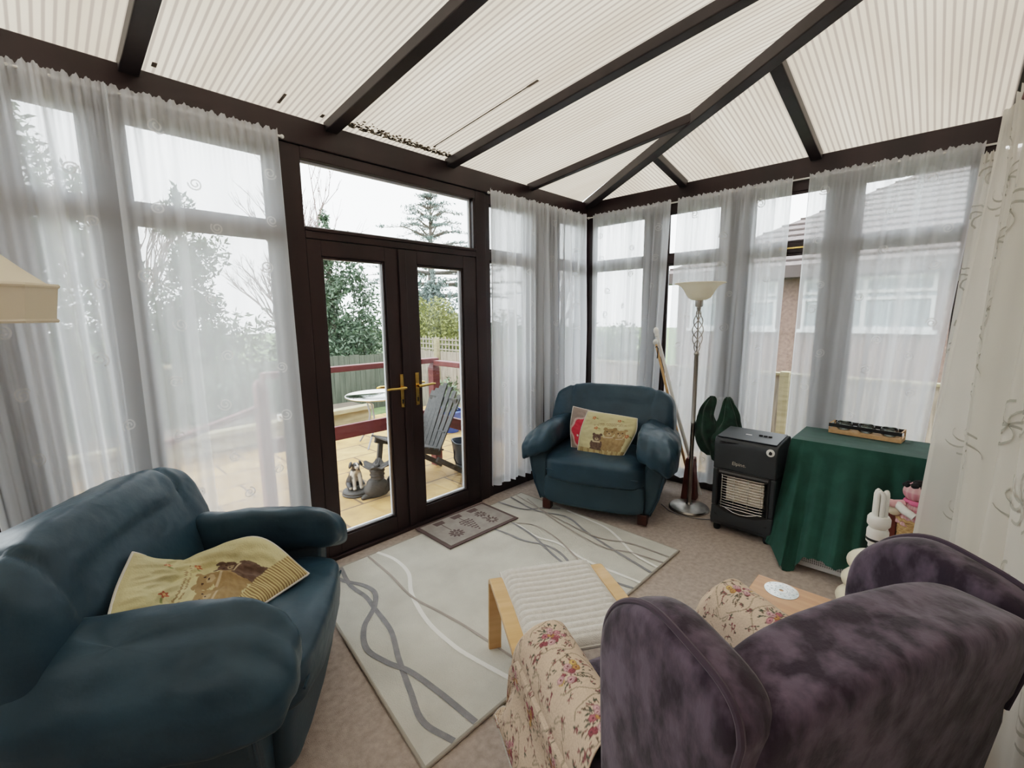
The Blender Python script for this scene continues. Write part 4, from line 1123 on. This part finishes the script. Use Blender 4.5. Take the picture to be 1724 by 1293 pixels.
def headf(u,v):
    a=2*PI*u; ph_=-PI/2+PI*v; return (.058*math.cos(ph_)*math.cos(a),.062*math.cos(ph_)*math.sin(a),.165+.055*math.sin(ph_))
m=MB(); m.grid(headf,40,24,cu=True,col=gi); hd=m.build('head','gingham',dl,ang=180)
m=MB(); rr=random.Random(2)
for k in range(34):
    a=rr.uniform(0,2*PI); ph_=rr.uniform(.55,1.5); c=(.058*math.cos(ph_)*math.cos(a),.062*math.cos(ph_)*math.sin(a),.165+.055*math.sin(ph_)); m.sell(c,(.016,.016,.013),1,1,nu=8,nv=6)
m.build('woolly_hair','yarn',hd)
m=MB(); m.tube([(.045*math.cos(t),.047*math.sin(t),.112+.003*math.sin(t*3)) for t in np.linspace(0,2*PI,24)[:-1]],.010,8,closed=True); m.sell((-.05,.0,.112),(.012,.03,.014),1,1,nu=12,nv=8); m.build('neck_ribbon','hotpink',dl)
m=MB(); m.tube([(-.02,.05,.09),(-.04,.09,.088),(-.05,.135,.094),(-.052,.165,.096)],[.024,.022,.020,.015],12); m.build('arm','pink',dl)
m=MB(); m.tube([(-.035,.075,.088),(-.075,.04,.070),(-.085,.0,.050)],[.022,.021,.020],14); m.build('cuff','white_plastic',dl)
m=MB(); m.sell((-.03,.085,.045),(.022,.030,.026),1,1,nu=16,nv=10); m.build('foot','skin_cloth',dl)
m=MB(); m.box(-.04,.04,-.035,.035,0,.50)
tag(m.build('wooden_box','redwood',bevel=.006),'narrow reddish brown wooden box standing upright beside the wicker basket','box'); bpy.data.objects['wooden_box'].location=(-.835,-2.675,0)
wb=thing('white_board','white panel with blue mark leaning between green tablecloth and lace curtain','board',(-.62,-2.885,0))
Tb_=TRS((0,0,0),(R(6),R(4),0))
m=MB(); m.box(-.16,.16,-.008,.008,0,.86,0,Tb_); m.build('panel','white_plastic',wb,smooth=False,bevel=.004)
m=MB(); m.box(-.165,-.15,-.011,.011,0,.86,0,Tb_); m.build('edge_strip','slot',wb,smooth=False)
m=MB(); 
pts=[(-.10+.05*math.cos(t),.0095,.62+.05*math.sin(t)) for t in np.linspace(.3,3.8,12)]; m.ribbon([Tb_@Vector(p) for p in pts],.035,(0,1,0)); m.build('blue_mark','bluepaint',wb,smooth=False)
# cream lampshade on a standing lamp beside the left armchair
ll=thing('shaded_lamp','cream fabric lampshade on a standing lamp, cut off by the left edge','lamp',(-4.335,-1.385,0),R(3))
def sq(prof,seg=4,ch=.16):
    m=MB(); vs=[];fs_=[]
    for a,z in prof:
        c=a*ch
        vs+=[(a,-a+c,z),(a,a-c,z),(a-c,a,z),(-a+c,a,z),(-a,a-c,z),(-a,-a+c,z),(-a+c,-a,z),(a-c,-a,z)]
    for i in range(len(prof)-1):
        for k in range(8): fs_.append((i*8+k,i*8+(k+1)%8,(i+1)*8+(k+1)%8,(i+1)*8+k))
    m.add(vs,fs_); return m
sh=[(.272,1.655),(.262,1.66),(.232,1.69),(.205,1.72),(.175,1.765),(.145,1.82),(.118,1.88),(.10,1.93)]
o=sq(sh).build('lamp_shade','shade_fabric',ll,ang=50,solid=.003)
sq([(.268,1.592),(.276,1.655)]).build('shade_band','shade_fabric',o,smooth=False,solid=.004)
m=MB()
for zz,a in ((1.592,.270),(1.655,.277)):
    c=a*.16; m.tube([(a,-a+c,zz),(a,a-c,zz),(a-c,a,zz),(-a+c,a,zz),(-a,a-c,zz),(-a,-a+c,zz),(-a+c,-a,zz),(a-c,-a,zz)],.004,6,closed=True)
m.build('trim_cord','shade_fabric',o)
m=MB(); m.lathe([(.001,0),(.13,0),(.135,.02),(.05,.035),(.018,.06),(.016,1.60),(.02,1.62),(.012,1.70),(.012,1.925)],24); m.build('stand','darkwood',ll)
m=MB(); m.bar((-.10,0,1.925),(.10,0,1.925),.006,.006); m.bar((0,-.10,1.925),(0,.10,1.925),.006,.006); m.build('shade_carrier','steel',ll,smooth=False)
#@SPLIT
# ------------------------------------------------------------------ outside: patio, railing, ornaments
G=-.10
struct(MB().box(-9,1.46,.085,4.3,-.2,G).build('patio_paving','paving',smooth=False))
struct(MB().box(-60,60,-40,60,-.45,-.30).build('garden_ground','lawn',smooth=False))
struct(MB().box(0.1,1.46,-6,.07,-.3,G).build('side_path','paving',smooth=False))
def timber_post(x,y,z0,z1,w,parent,mat='rail',name='post'):
    m=MB(); m.box(x-w/2,x+w/2,y-w/2,y+w/2,z0,z1-.05); 
    c=w*.3; m.add([(x-w/2,y-w/2,z1-.05),(x+w/2,y-w/2,z1-.05),(x+w/2,y+w/2,z1-.05),(x-w/2,y+w/2,z1-.05),(x-c,y-c,z1),(x+c,y-c,z1),(x+c,y+c,z1),(x-c,y+c,z1)],[(0,1,5,4),(1,2,6,5),(2,3,7,6),(3,0,4,7),(4,5,6,7)])
    return m.build(name,mat,parent,smooth=False,bevel=.006)
rl=thing('garden_railing','dark red stained timber railing around the patio outside the French doors','railing',(-1.015,1.335,G))
def rbar(p,q,w,h): 
    o=Vector((-1.015,1.335,G)); m=MB(); m.bar(Vector(p)-o,Vector(q)-o,w,h); m.build('rail','rail',rl,smooth=False,bevel=.006)
rbar((-2.80,1.335,1.11),(-.97,1.335,1.11),.085,.055); rbar((-2.76,1.335,.495),(-1.06,1.335,.495),.04,.135); rbar((-2.78,1.335,.86),(-3.75,1.335,.60),.06,.05)
rbar((-1.015,1.29,1.085),(-1.015,.08,1.085),.085,.055); rbar((-1.015,1.29,.445),(-1.015,.08,.425),.04,.12)
for x,y in ((0,0),(-1.80,0)): timber_post(x,y,0,1.18,.095,rl)
timber_post(0,-1.20,0,1.16,.09,rl)
def skinned(name,verts,edges,rad,mat,parent,sub=2,colfn=None,T=None):
    me=bpy.data.meshes.new(name); me.from_pydata(verts,edges,[]); o=bpy.data.objects.new(name,me); COL.objects.link(o)
    md=o.modifiers.new('skin','SKIN'); md.use_smooth_shade=True; o.modifiers.new('s','SUBSURF').levels=sub
    for i,r_ in enumerate(rad): me.skin_vertices[0].data[i].radius=(r_,r_) if not isinstance(r_,tuple) else r_
    me.skin_vertices[0].data[0].use_root=True
    dg=bpy.context.evaluated_depsgraph_get(); ev=o.evaluated_get(dg); nm=bpy.data.meshes.new_from_object(ev)
    bpy.data.objects.remove(o); o=bpy.data.objects.new(name,nm); COL.objects.link(o); o.parent=parent
    nm.materials.clear(); nm.materials.append(M[mat] if isinstance(mat,str) else mat); nm.shade_smooth()
    if colfn:
        ca=nm.color_attributes.new('Col','FLOAT_COLOR','POINT')
        for i,v in enumerate(nm.vertices): ca.data[i].color=(*colfn(v.co),1)
    if T: nm.transform(T)
    return o
# sitting collie statue on a round plinth (faces local -y)
M['resin']=pbr('painted_resin',(.5,.5,.5),.45,attr='Col')
dg_=thing('dog_statue','black and white sitting sheepdog statue on a round plinth on the patio','statue',(-2.09,1.195,G),R(-8))
m=MB(); m.lathe([(.001,0),(.128,0),(.134,.012),(.126,.022),(.128,.034),(.120,.044),(.112,.048),(.001,.050)],36); m.build('plinth','bronze',dg_)
V=[(0,.045,.10),(0,.035,.16),(0,.01,.215),(0,-.01,.255),(0,-.02,.295),(0,-.06,.285),(0,-.082,.278),
   (.030,-.015,.20),(.032,-.040,.13),(.032,-.048,.075),(.034,-.066,.060),(-.030,-.015,.20),(-.032,-.040,.13),(-.032,-.048,.075),(-.034,-.066,.060),
   (.060,.035,.095),(.066,-.01,.085),(.062,-.035,.062),(-.060,.035,.095),(-.066,-.01,.085),(-.062,-.035,.062),(.0,.10,.068),(.03,.125,.07),(.07,.125,.085)]
Ed=[(0,1),(1,2),(2,3),(3,4),(4,5),(5,6),(2,7),(7,8),(8,9),(9,10),(2,11),(11,12),(12,13),(13,14),(0,15),(15,16),(16,17),(0,18),(18,19),(19,20),(0,21),(21,22),(22,23)]
Rd=[.062,.064,.056,.036,.046,.027,.019,.026,.021,.017,.018,.026,.021,.017,.018,.034,.026,.016,.034,.026,.016,.022,.024,.016]
def dogc(p):
    x,y,z=p
    wht=(.58,.51,.42); blk=(.020,.019,.020)
    if z>.24:
        if (y<-.058 and z<.296) or (abs(x)<.009 and y<-.03): return wht if not (y<-.092 and z>.278) else blk
        return blk
    if y<-.012 and abs(x)<.045 and z>.06: return wht
    if .20<z<.24 and y<.0: return wht
    if z<.085 and y<-.03: return wht
    if abs(x)>.055 and y>.10: return (.16,.11,.08)
    return blk
db=skinned('body',V,Ed,Rd,'resin',dg_,2,dogc)
for s in (1,-1):
    m=MB(); m.sell((0,0,0),(.013,.022,.034),.9,.9,TRS((s*.050,-.016,.300),(R(-10),R(-s*22),0)),18,12); m.build('ear','dogblack',dg_)
m=MB(); m.sell((0,-.102,.283),(.009,.007,.007),1,1,nu=12,nv=8); m.build('nose','dogblack',dg_)
for s in (1,-1):
    m=MB(); m.sell((s*.019,-.062,.308),(.006,.005,.006),1,1,nu=10,nv=8); m.build('eye','dogblack',dg_)
# bronze resin ornament: rounded figure with upturned tail carrying a scalloped dish
orn=thing('garden_ornament','dark grey snail-like garden ornament carrying a scalloped dish, beside the dog statue','ornament',(-1.985,.99,G),R(-8))
m=MB(); m.sell((-.01,0,.095),(.105,.075,.095),.9,.9,nu=36,nv=22,fn=lambda p:(p.x+.01*math.sin(p.z*40),p.y,p.z)); 
m.build('shell','bronze',orn)
m=MB(); m.tube([(-.155,-.01,.012),(-.11,0,.022),(0,0,.03),(.07,0,.045),(.115,0,.075),(.135,0,.13),(.15,0,.165)],[.014,.028,.045,.045,.042,.034,.022],14); m.build('foot','bronze',orn)
m=MB(); m.lathe([(.045,.16),(.066,.18),(.060,.20),(.072,.215),(.062,.235),(.073,.255),(.060,.28),(.05,.29)],20,c=(.01,0,0)); m.build('stem','bronze',orn,ang=60)
def dish(u,v):
    a=2*PI*u; k=1+.12*math.cos(6*a)*v; r_=.03+.10*v; return (.01+r_*k*math.cos(a),r_*k*math.sin(a),.285+.028*v*v+.018*math.cos(6*a)*v)
m=MB(); m.grid(dish,72,12,cu=True); m.sell((.01,0,.30),(.028,.024,.018),1,1,nu=16,nv=8); 
for x,y in ((0,0),(.015,.01),(.02,-.012)): m.tube([(.0+x,y,.30),(.005+x*1.6,y*1.8,.37)],.0015,5)
m.build('scalloped_dish','bronze',orn,ang=180,solid=.006)
# slatted garden chair facing along the railing
gc=thing('garden_chair','dark grey slatted wooden garden chair on the patio in front of the red railing','chair',(-1.44,1.04,G),0)
wS=.20
for s in (1,-1):
    m=MB(); m.bar((-.40,s*wS,.01),(-.34,s*wS,.44),.03,.05,up=(1,0,0)); m.build('leg','slate',gc,smooth=False,bevel=.004)
    m=MB(); m.bar((-.40,s*wS,.475),(.10,s*wS,.31),.03,.055); m.build('seat_rail','slate',gc,smooth=False,bevel=.004)
    m=MB(); m.bar((.06,s*wS,.25),(.42,s*wS,.02),.03,.055); m.build('leg','slate',gc,smooth=False,bevel=.004)
for k in range(9):
    t=k/8; m=MB(); m.box(-.025,.025,-wS-.03,wS+.03,0,.018,0,TRS((-.40+.5*t,0,.505-.165*t),(0,R(18),0))); m.build('seat_slat','slate',gc,smooth=False,bevel=.003)
for k in range(7):
    y=-.195+.065*k; m=MB(); m.bar((.075,y,.33),(.36,y*1.15,.985-.035*abs(k-3)),.060,.016,up=(1,0,-.4)); m.build('back_slat','slate',gc,smooth=False,bevel=.003)
m=MB(); m.bar((.165,-.215,.50),(.165,.215,.50),.02,.05); m.bar((.315,-.23,.82),(.315,.23,.82),.02,.05); m.build('back_rail','slate',gc,smooth=False,bevel=.003)
# round glass table beyond the railing
gtb=thing('garden_table','round glass topped garden table with curved metal legs beyond the railing','table',(-.97,2.62,G))
m=MB(); m.lathe([(.001,.66),(.43,.66),(.44,.665),(.43,.672),(.001,.672)],48); m.build('glass_top','clear',gtb)
m=MB(); m.tube([(.435*math.cos(2*PI*i/40),.435*math.sin(2*PI*i/40),.663) for i in range(40)],.012,8,closed=True); m.build('rim','wire',gtb)
for k in range(4):
    a=k*PI/2+.5; c,s_=math.cos(a),math.sin(a)
    m=MB(); m.tube([(.36*c,.36*s_,.65),(.20*c,.20*s_,.58),(.16*c,.16*s_,.40),(.20*c,.20*s_,.2),(.34*c,.34*s_,0)],.012,8); m.build('leg','slot',gtb)
# sleepers, beds, fence
sl=thing('sleeper_bed','low raised bed edged with weathered timber sleepers beyond the railing','raised bed',(-1.4,3.75,G))
m=MB(); m.bar((-3.6,-.35,.17),(.9,.02,.17),.10,.20); m.build('sleeper','sleeper',sl,smooth=False,bevel=.01)
m=MB(); m.bar((-3.6,-.40,.30),(.9,-.03,.30),.17,.07); m.build('sleeper','sleeper',sl,smooth=False,bevel=.01)
m=MB(); m.box(-3.6,.9,.03,.6,0,.29); m.build('soil','soil',sl,smooth=False)
def cup(loc,label):
    m=MB(); m.lathe([(.001,0),(.035,0),(.05,.09),(.046,.09),(.032,.01)],18,cap=False); o=m.build('plant_pot','white_plastic'); o.location=loc; return tag(o,label,'plant pot')
cup((-1.93,3.50,.235),'small white pot standing on the sleeper edge of the raised bed')
def fence(name,label,p,q,z0,z1,tre,nb,post_every=1.8,cap=True,mat='fence'):
    P=Vector((p[0],p[1],0)); Q=Vector((q[0],q[1],0)); d=(Q-P); Lf=d.length; a=math.atan2(d.y,d.x)
    r=thing(name,label,'fence',(p[0],p[1],z0),a); H=z1-z0; rr=random.Random(int(Lf*10)); m=MB()
    for k in range(nb):
        x=Lf*(k+.5)/nb; w=Lf/nb*.47; t=.012*rr.random(); m.box(x-w,x+w,t,t+.014,0,H+.015*rr.uniform(-1,1))
    m.build('board_panel',mat,r,smooth=False)
    if cap: m=MB(); m.box(0,Lf,-.03,.05,H,H+.03); m.build('capping','sleeper',r,smooth=False,bevel=.004)
    x=0
    while x<Lf+.01:
        m=MB(); m.box(x-.045,x+.045,.02,.11,-.1,H+(tre or .05)); m.build('post','sleeper',r,smooth=False,bevel=.006); x+=post_every
    if tre:
        m=MB(); n=int(Lf/.105)
        for k in range(n+1): x=Lf*k/n; m.box(x-.012,x+.012,-.01,.006,H,H+tre+.02*(k%3==0))
        for zz in (.04,.14,.23): m.box(0,Lf,.006,.02,H+zz-.012,H+zz+.012)
        m.build('trellis','trellis',r,smooth=False)
    return r
fence('garden_fence','low boundary fence with pale capping outside the right hand windows',(1.5,-7.0),(1.5,2.6),-.3,.925,0,90)
fence('garden_fence','weathered board fence with lattice trellis on top, seen through the right French door',(1.5,2.72),(1.5,6.45),-.3,.91,.27,36,cap=False)
fence('garden_fence','grey green board fence at the back of the garden beyond the raised bed',(-9,5.9),(1.42,5.75),-.3,.84,0,95,2.1,False,'fence2')
timber_post(0,0,0,1.15,.11,thing('timber_post','square weathered timber post rising behind the top rail of the railing','post',(.62,4.9,-.3)),'sleeper')
def tubpot(loc,label,r0):
    r=thing('plant_tub',label,'plant pot',loc,0,'blue glazed plant pots')
    prof=[(.6*r0,0),(.75*r0,.10*r0/.2),(.95*r0,.26*r0/.2),(1.0*r0,.29*r0/.2),(1.04*r0,.31*r0/.2),(1.0*r0,.33*r0/.2),(.9*r0,.32*r0/.2),(.85*r0,.26*r0/.2)]
    m=MB(); m.lathe(prof,28,cap=False); 
    for zz in (.12,.17,.22): m.tube([(r0*.9*math.cos(t),r0*.9*math.sin(t),zz*r0/.2) for t in np.linspace(0,2*PI,29)[:-1]],.008,6,closed=True)
    m.build('pot','bluepot',r); m=MB(); m.lathe([(.001,.25*r0/.2),(.88*r0,.25*r0/.2)],20,cap=False); m.build('soil','soil',r)
    m=MB(); rr=random.Random(int(loc[1]*100))
    for k in range(60):
        a=rr.uniform(0,6.28); h=rr.uniform(.15,.42); rad=rr.uniform(.02,.6*r0); t=(rad*1.5*math.cos(a),rad*1.5*math.sin(a),.25*r0/.2+h)
        m.tube([(rad*.4*math.cos(a),rad*.4*math.sin(a),.2*r0/.2),t],.004,4)
        for j in range(7):
            f=rr.uniform(.4,1); c=Vector((t[0]*f,t[1]*f,.2*r0/.2+(t[2]-.2*r0/.2)*f)); e_=Euler((rr.uniform(-1,1),rr.uniform(-1,1),rr.uniform(0,6))).to_matrix()
            m.add([c+e_@Vector(p) for p in ((0,-.012,0),(.05,-.016,0),(.07,0,0),(.05,.016,0),(0,.012,0))],[(0,1,2,3,4)])
    m.build('foliage','leaf2',r,smooth=False); return r
tubpot((.06,2.42,G),'blue ribbed plant pot with green shoots, by the red corner post',.20)
tubpot((.50,3.05,G),'blue plant pot with taller green shoots, farther back by the trellis fence',.22)
bn=thing('plastic_bin','dark grey blue plastic tub with handle standing by the railing outside the door','bin',(-.88,.93,G),R(-25))
def binf(u,v):
    a=2*PI*u; c,s_=math.cos(a),math.sin(a); k=.115+.035*v; x=math.copysign(abs(c)**.45,c)*k*1.15; y=math.copysign(abs(s_)**.45,s_)*k; return (x,y,.33*v)
m=MB(); m.grid(binf,48,10,cu=True); m.grid(lambda u,v:(binf(u,0)[0]*v,binf(u,0)[1]*v,.004),48,2,cu=True); m.build('tub','bin',bn,ang=60,solid=.005)
m=MB(); m.tube([binf(i/48,1) for i in range(48)],.008,6,closed=True); m.build('rim','bin',bn)
m=MB(); m.tube([(-.16,.0,.25),(-.18,-.06,.16),(-.17,-.12,.12),(-.10,-.17,.10),(.02,-.175,.12)],.007,7); m.build('handle','black',bn)

# ------------------------------------------------------------------ outside: planting and the house next door
def leafcloud(clumps,n,size,seed,squash=.75):
    rs=np.random.RandomState(seed); vs=[];fs=[]
    wts=np.array([c[3]*c[4]*c[5] for c in clumps])**.7; wts/=wts.sum(); cnt=(wts*n).astype(int)+1
    allp=[]
    for c,k in zip(clumps,cnt):
        d=rs.randn(k,3); d/=np.linalg.norm(d,axis=1)[:,None]; rad=rs.rand(k)**.45
        allp.append(np.array(c[:3])+d*rad[:,None]*np.array(c[3:6]))
    P=np.concatenate(allp); K=len(P)
    a=rs.randn(K,3); a/=np.linalg.norm(a,axis=1)[:,None]; b=np.cross(a,rs.randn(K,3)); b/=np.linalg.norm(b,axis=1)[:,None]
    s=size*(.6+.8*rs.rand(K))[:,None]
    Q=np.stack([P-a*s,P-b*s*.45*squash+a*s*.1,P+a*s,P+b*s*.45*squash+a*s*.1],1).reshape(-1,3)
    return [tuple(q) for q in Q],[(4*i,4*i+1,4*i+2,4*i+3) for i in range(K)]
def bush(name,label,cat,loc,clumps,n,size,seed,mat,trunk=None,group=None):
    r=thing(name,label,cat,loc,0,group); m=MB(); v,f=leafcloud(clumps,n,size,seed); m.add(v,f); m.build('crown',mat,r,smooth=False)
    if trunk:
        m=MB(); m.tube(trunk[0],trunk[1],8); m.build('trunk','bark',r)
    return r
def conif(seed,h,r0,n,jit=.3):
    rs=random.Random(seed); c=[]
    for i in range(n):
        t=i/(n-1); z=.25+ (h-.4)*t; rr=r0*(1-t)**.75*(.8+.4*rs.random()); 
        for k in range(3):
            a=rs.uniform(0,6.28); c.append((rr*.55*math.cos(a),rr*.55*math.sin(a),z+rs.uniform(-jit,jit),rr*.55+.10,rr*.55+.10,.22+.25*(1-t)))
    return c
GTn='evergreens at the bottom of the garden'
bush('holly_tree','dense dark holly tree seen through the left French door','tree',(.72,7.5,-.3),
  conif(1,4.0,.95,9)+[(-.1,-.1,3.95,.12,.12,.32),(.45,-.1,3.6,.13,.13,.28),(-.3,0,2.4,.6,.6,.7),(.3,0,1.5,.8,.7,.8),(-.4,-.2,1.0,.6,.6,.6),(.9,.1,1.3,.5,.5,.7),(.95,.2,2.3,.4,.4,.6),(.6,.1,2.9,.35,.4,.5)],17000,.062,1,'leaf1',([(0,0,0),(.02,0,2.),(0,0,3.6)],[.10,.07,.02]),GTn)
bush('evergreen_tree','tall dark evergreen behind the voile curtain left of the French doors','tree',(-1.75,8.9,-.3),
  conif(2,4.7,1.0,10)+[(.5,0,3.3,.4,.4,.5),(-.4,0,2.3,.7,.6,.8),(.1,0,1.2,.9,.8,.9)],11000,.075,2,'leaf1',([(0,0,0),(0,0,4.2)],[.11,.03]),GTn)
bush('evergreen_tree','bushy evergreen at the far left, behind the left-hand voile curtain','tree',(-4.3,9.3,-.3),
  [(0,0,2.,1.5,1.2,1.7),(.8,0,3.6,1.,1.,1.2),(-.6,0,4.2,1.0,1.,1.2),(.2,0,5.0,.6,.6,.7)],9000,.10,3,'leaf2',([(0,0,0),(0,0,4.2)],[.14,.04]),GTn)
bush('golden_shrub','yellow green conifer shrub beyond the trellis fence, seen through the right French door','shrub',(3.25,7.1,-.3),
  [(-.5,0,1.5,.5,.4,1.0),(.25,0,1.6,.55,.4,.85),(-.85,0,2.2,.28,.3,.5),(.75,0,1.3,.4,.4,.7)],9000,.050,4,'leaf3')
bush('dark_shrub','dark rounded shrub low beside the raised bed','shrub',(-1.9,5.2,-.3),[(0,0,.55,.75,.5,.6),(.7,0,.4,.4,.4,.45)],5000,.05,5,'leaf1')
def cedar():
    r=thing('cedar_tree','cedar with level tiered branches against the sky above the French doors','tree',(8.4,14,-.3)); rs=random.Random(4); m=MB(); t=MB()
    t.tube([(0,0,0),(0,0,3),(.05,0,5.6),(.12,0,7.2)],[.22,.17,.07,.015],9); cl=[]
    zs=[6.9,6.5,6.1,5.7,5.3,4.95,4.6,4.2,3.8,3.3,2.8]; 
    for i,z in enumerate(zs):
        L_=.55+.42*i
        for k in range(8):
            a=k*PI/4+rs.uniform(-.35,.35)+i*.5; l=L_*rs.uniform(.65,1.05); dz=.12*l if i<5 else -.02*l
            pts=[Vector((0,0,z)),Vector((l*.5*math.cos(a),l*.5*math.sin(a),z+dz+.10)),Vector((l*math.cos(a),l*math.sin(a),z+dz*.8))]
            t.tube(pts,[.035+.006*i,.02,.006],5)
            for q in range(int(3+l*3.2)):
                f=rs.uniform(.25,1.0); p=pts[1].lerp(pts[2],(f-.5)*2) if f>.5 else pts[0].lerp(pts[1],f*2)
                cl.append((p.x+rs.uniform(-.12,.12),p.y+rs.uniform(-.12,.12),p.z+.04,.26,.26,.055))
    v,f=leafcloud(cl,9500,.075,6,.5); m.add(v,f); m.build('crown','needle',r,smooth=False); t.build('trunk','bark',r)
cedar()
bush('conifer_tree','blue grey conifer mass below the cedar, behind the golden shrub','tree',(5.2,9.6,-.3),conif(7,3.4,1.5,8)+[(-.6,0,2.4,.8,.7,.9),(.6,0,2.0,.9,.7,.9)],10000,.075,7,'needle',([(0,0,0),(0,0,3)],[.12,.03]))
def bare(label,loc,h,seed,spread,n0=5,r0=.07):
    r=thing('bare_tree',label,'tree',loc,0,'leafless winter trees'); rs=random.Random(seed); m=MB()
    def grow(p,d,l,rad,dep):
        q=p+d*l; mid=p+d*l*.5+Vector((rs.uniform(-1,1),rs.uniform(-1,1),0))*l*.06
        m.tube([p,mid,q],[rad,rad*.85,rad*.68],5)
        if dep==0: return
        for k in range(rs.choice((2,3,3))):
            nd=(d+Vector((rs.uniform(-1,1),rs.uniform(-1,1),rs.uniform(-.1,.6)))*spread).normalized()
            grow(p+d*l*rs.uniform(.55,1),nd,l*rs.uniform(.55,.82),rad*.62,dep-1)
    for k in range(n0): 
        a=rs.uniform(0,6.28); grow(Vector((rs.uniform(-.3,.3),rs.uniform(-.3,.3),0)),Vector((.25*math.cos(a),.25*math.sin(a),1)).normalized(),h*.34,r0,5)
    m.build('branches','twig',r); return r
bare('leafless tree with fine upright twigs at the left of the door transom',(1.9,10.5,-.3),6.6,3,.42)
bare('leafless tree with fine twigs between holly and cedar',(3.6,17.5,-.3),5.2,9,.45,4)
bare('leafless tree behind the curtains left of the French doors',(-2.0,15.5,-.3),7.5,12,.45,4)
bare('leafless tree beyond the fence, seen through curtains near the room corner',(6.3,5.2,-.3),4.6,15,.45,4,.06)
bush('garden_hedge','clipped green hedge beyond the fence outside the corner windows','hedge',(5.0,3.6,-.3),[(x,.15*math.sin(x*3),.8,.7,.5,.95) for x in np.linspace(-1.2,2.6,7)],8000,.06,8,'leaf2')
bush('garden_hedge','long green hedge at the far back of the garden','hedge',(-4,12.5,-.3),[(x,.2*math.sin(x*2),1.0,1.0,.6,1.25) for x in np.linspace(-9,16,24)],14000,.11,9,'leaf2')
# the house next door
nh=thing('neighbour_house','brown brick house next door with hipped tiled roof beyond the right hand windows','house',(5.0,1.55,-.3))
x0,yb,ze=0,-11.0,2.65
m=MB(); m.box(.25,8.,yb,-.25,0,ze); m.build('wall','brownbrick',nh,smooth=False)
k=.53; dpt=4.2
m=MB(); m.add([(-.15,.15,ze),(-.15,yb,ze),(dpt,yb,ze+k*(dpt+.15)),(dpt,-dpt,ze+k*(dpt+.15)),(8.5,.15,ze)],[(0,1,2,3),(0,3,4)])
m.build('roof','rooftile',nh,smooth=False)
m=MB()
for i in range(16):
    t=i/16*.98; xx=-.15+t*(dpt+.15); m.bar((xx,.15-xx-.15,ze+k*(xx+.15)+.012),(xx,yb,ze+k*(xx+.15)+.012),.05,.03)
m.build('tile_courses','browncladding',nh,smooth=False)
m=MB(); m.box(-.2,-.1,yb,.2,ze-.16,ze+.04); m.box(-.1,.25,yb,.15,ze-.16,ze-.13); m.build('fascia','browncladding',nh,smooth=False)
for a,b in ((-2.1,-.55),(-4.2,-2.5),(-7.5,-4.6)):
    m=MB(); 
    for z0,z1 in ((1.62,2.14),(2.20,2.46)): bead(m,'right',a,b,z0-.3+.3,z1,.05,.16,.26)
    m.box(.15,.27,(a+b)/2-.03,(a+b)/2+.03,1.62,2.46); m.box(.13,.27,a-.05,b+.05,1.56,1.62); f_=m.build('window','upvc',nh,smooth=False)
    m=MB(); m.box(.20,.24,a,b,1.62,2.46); m.build('pane','dullglass',f_,smooth=False)
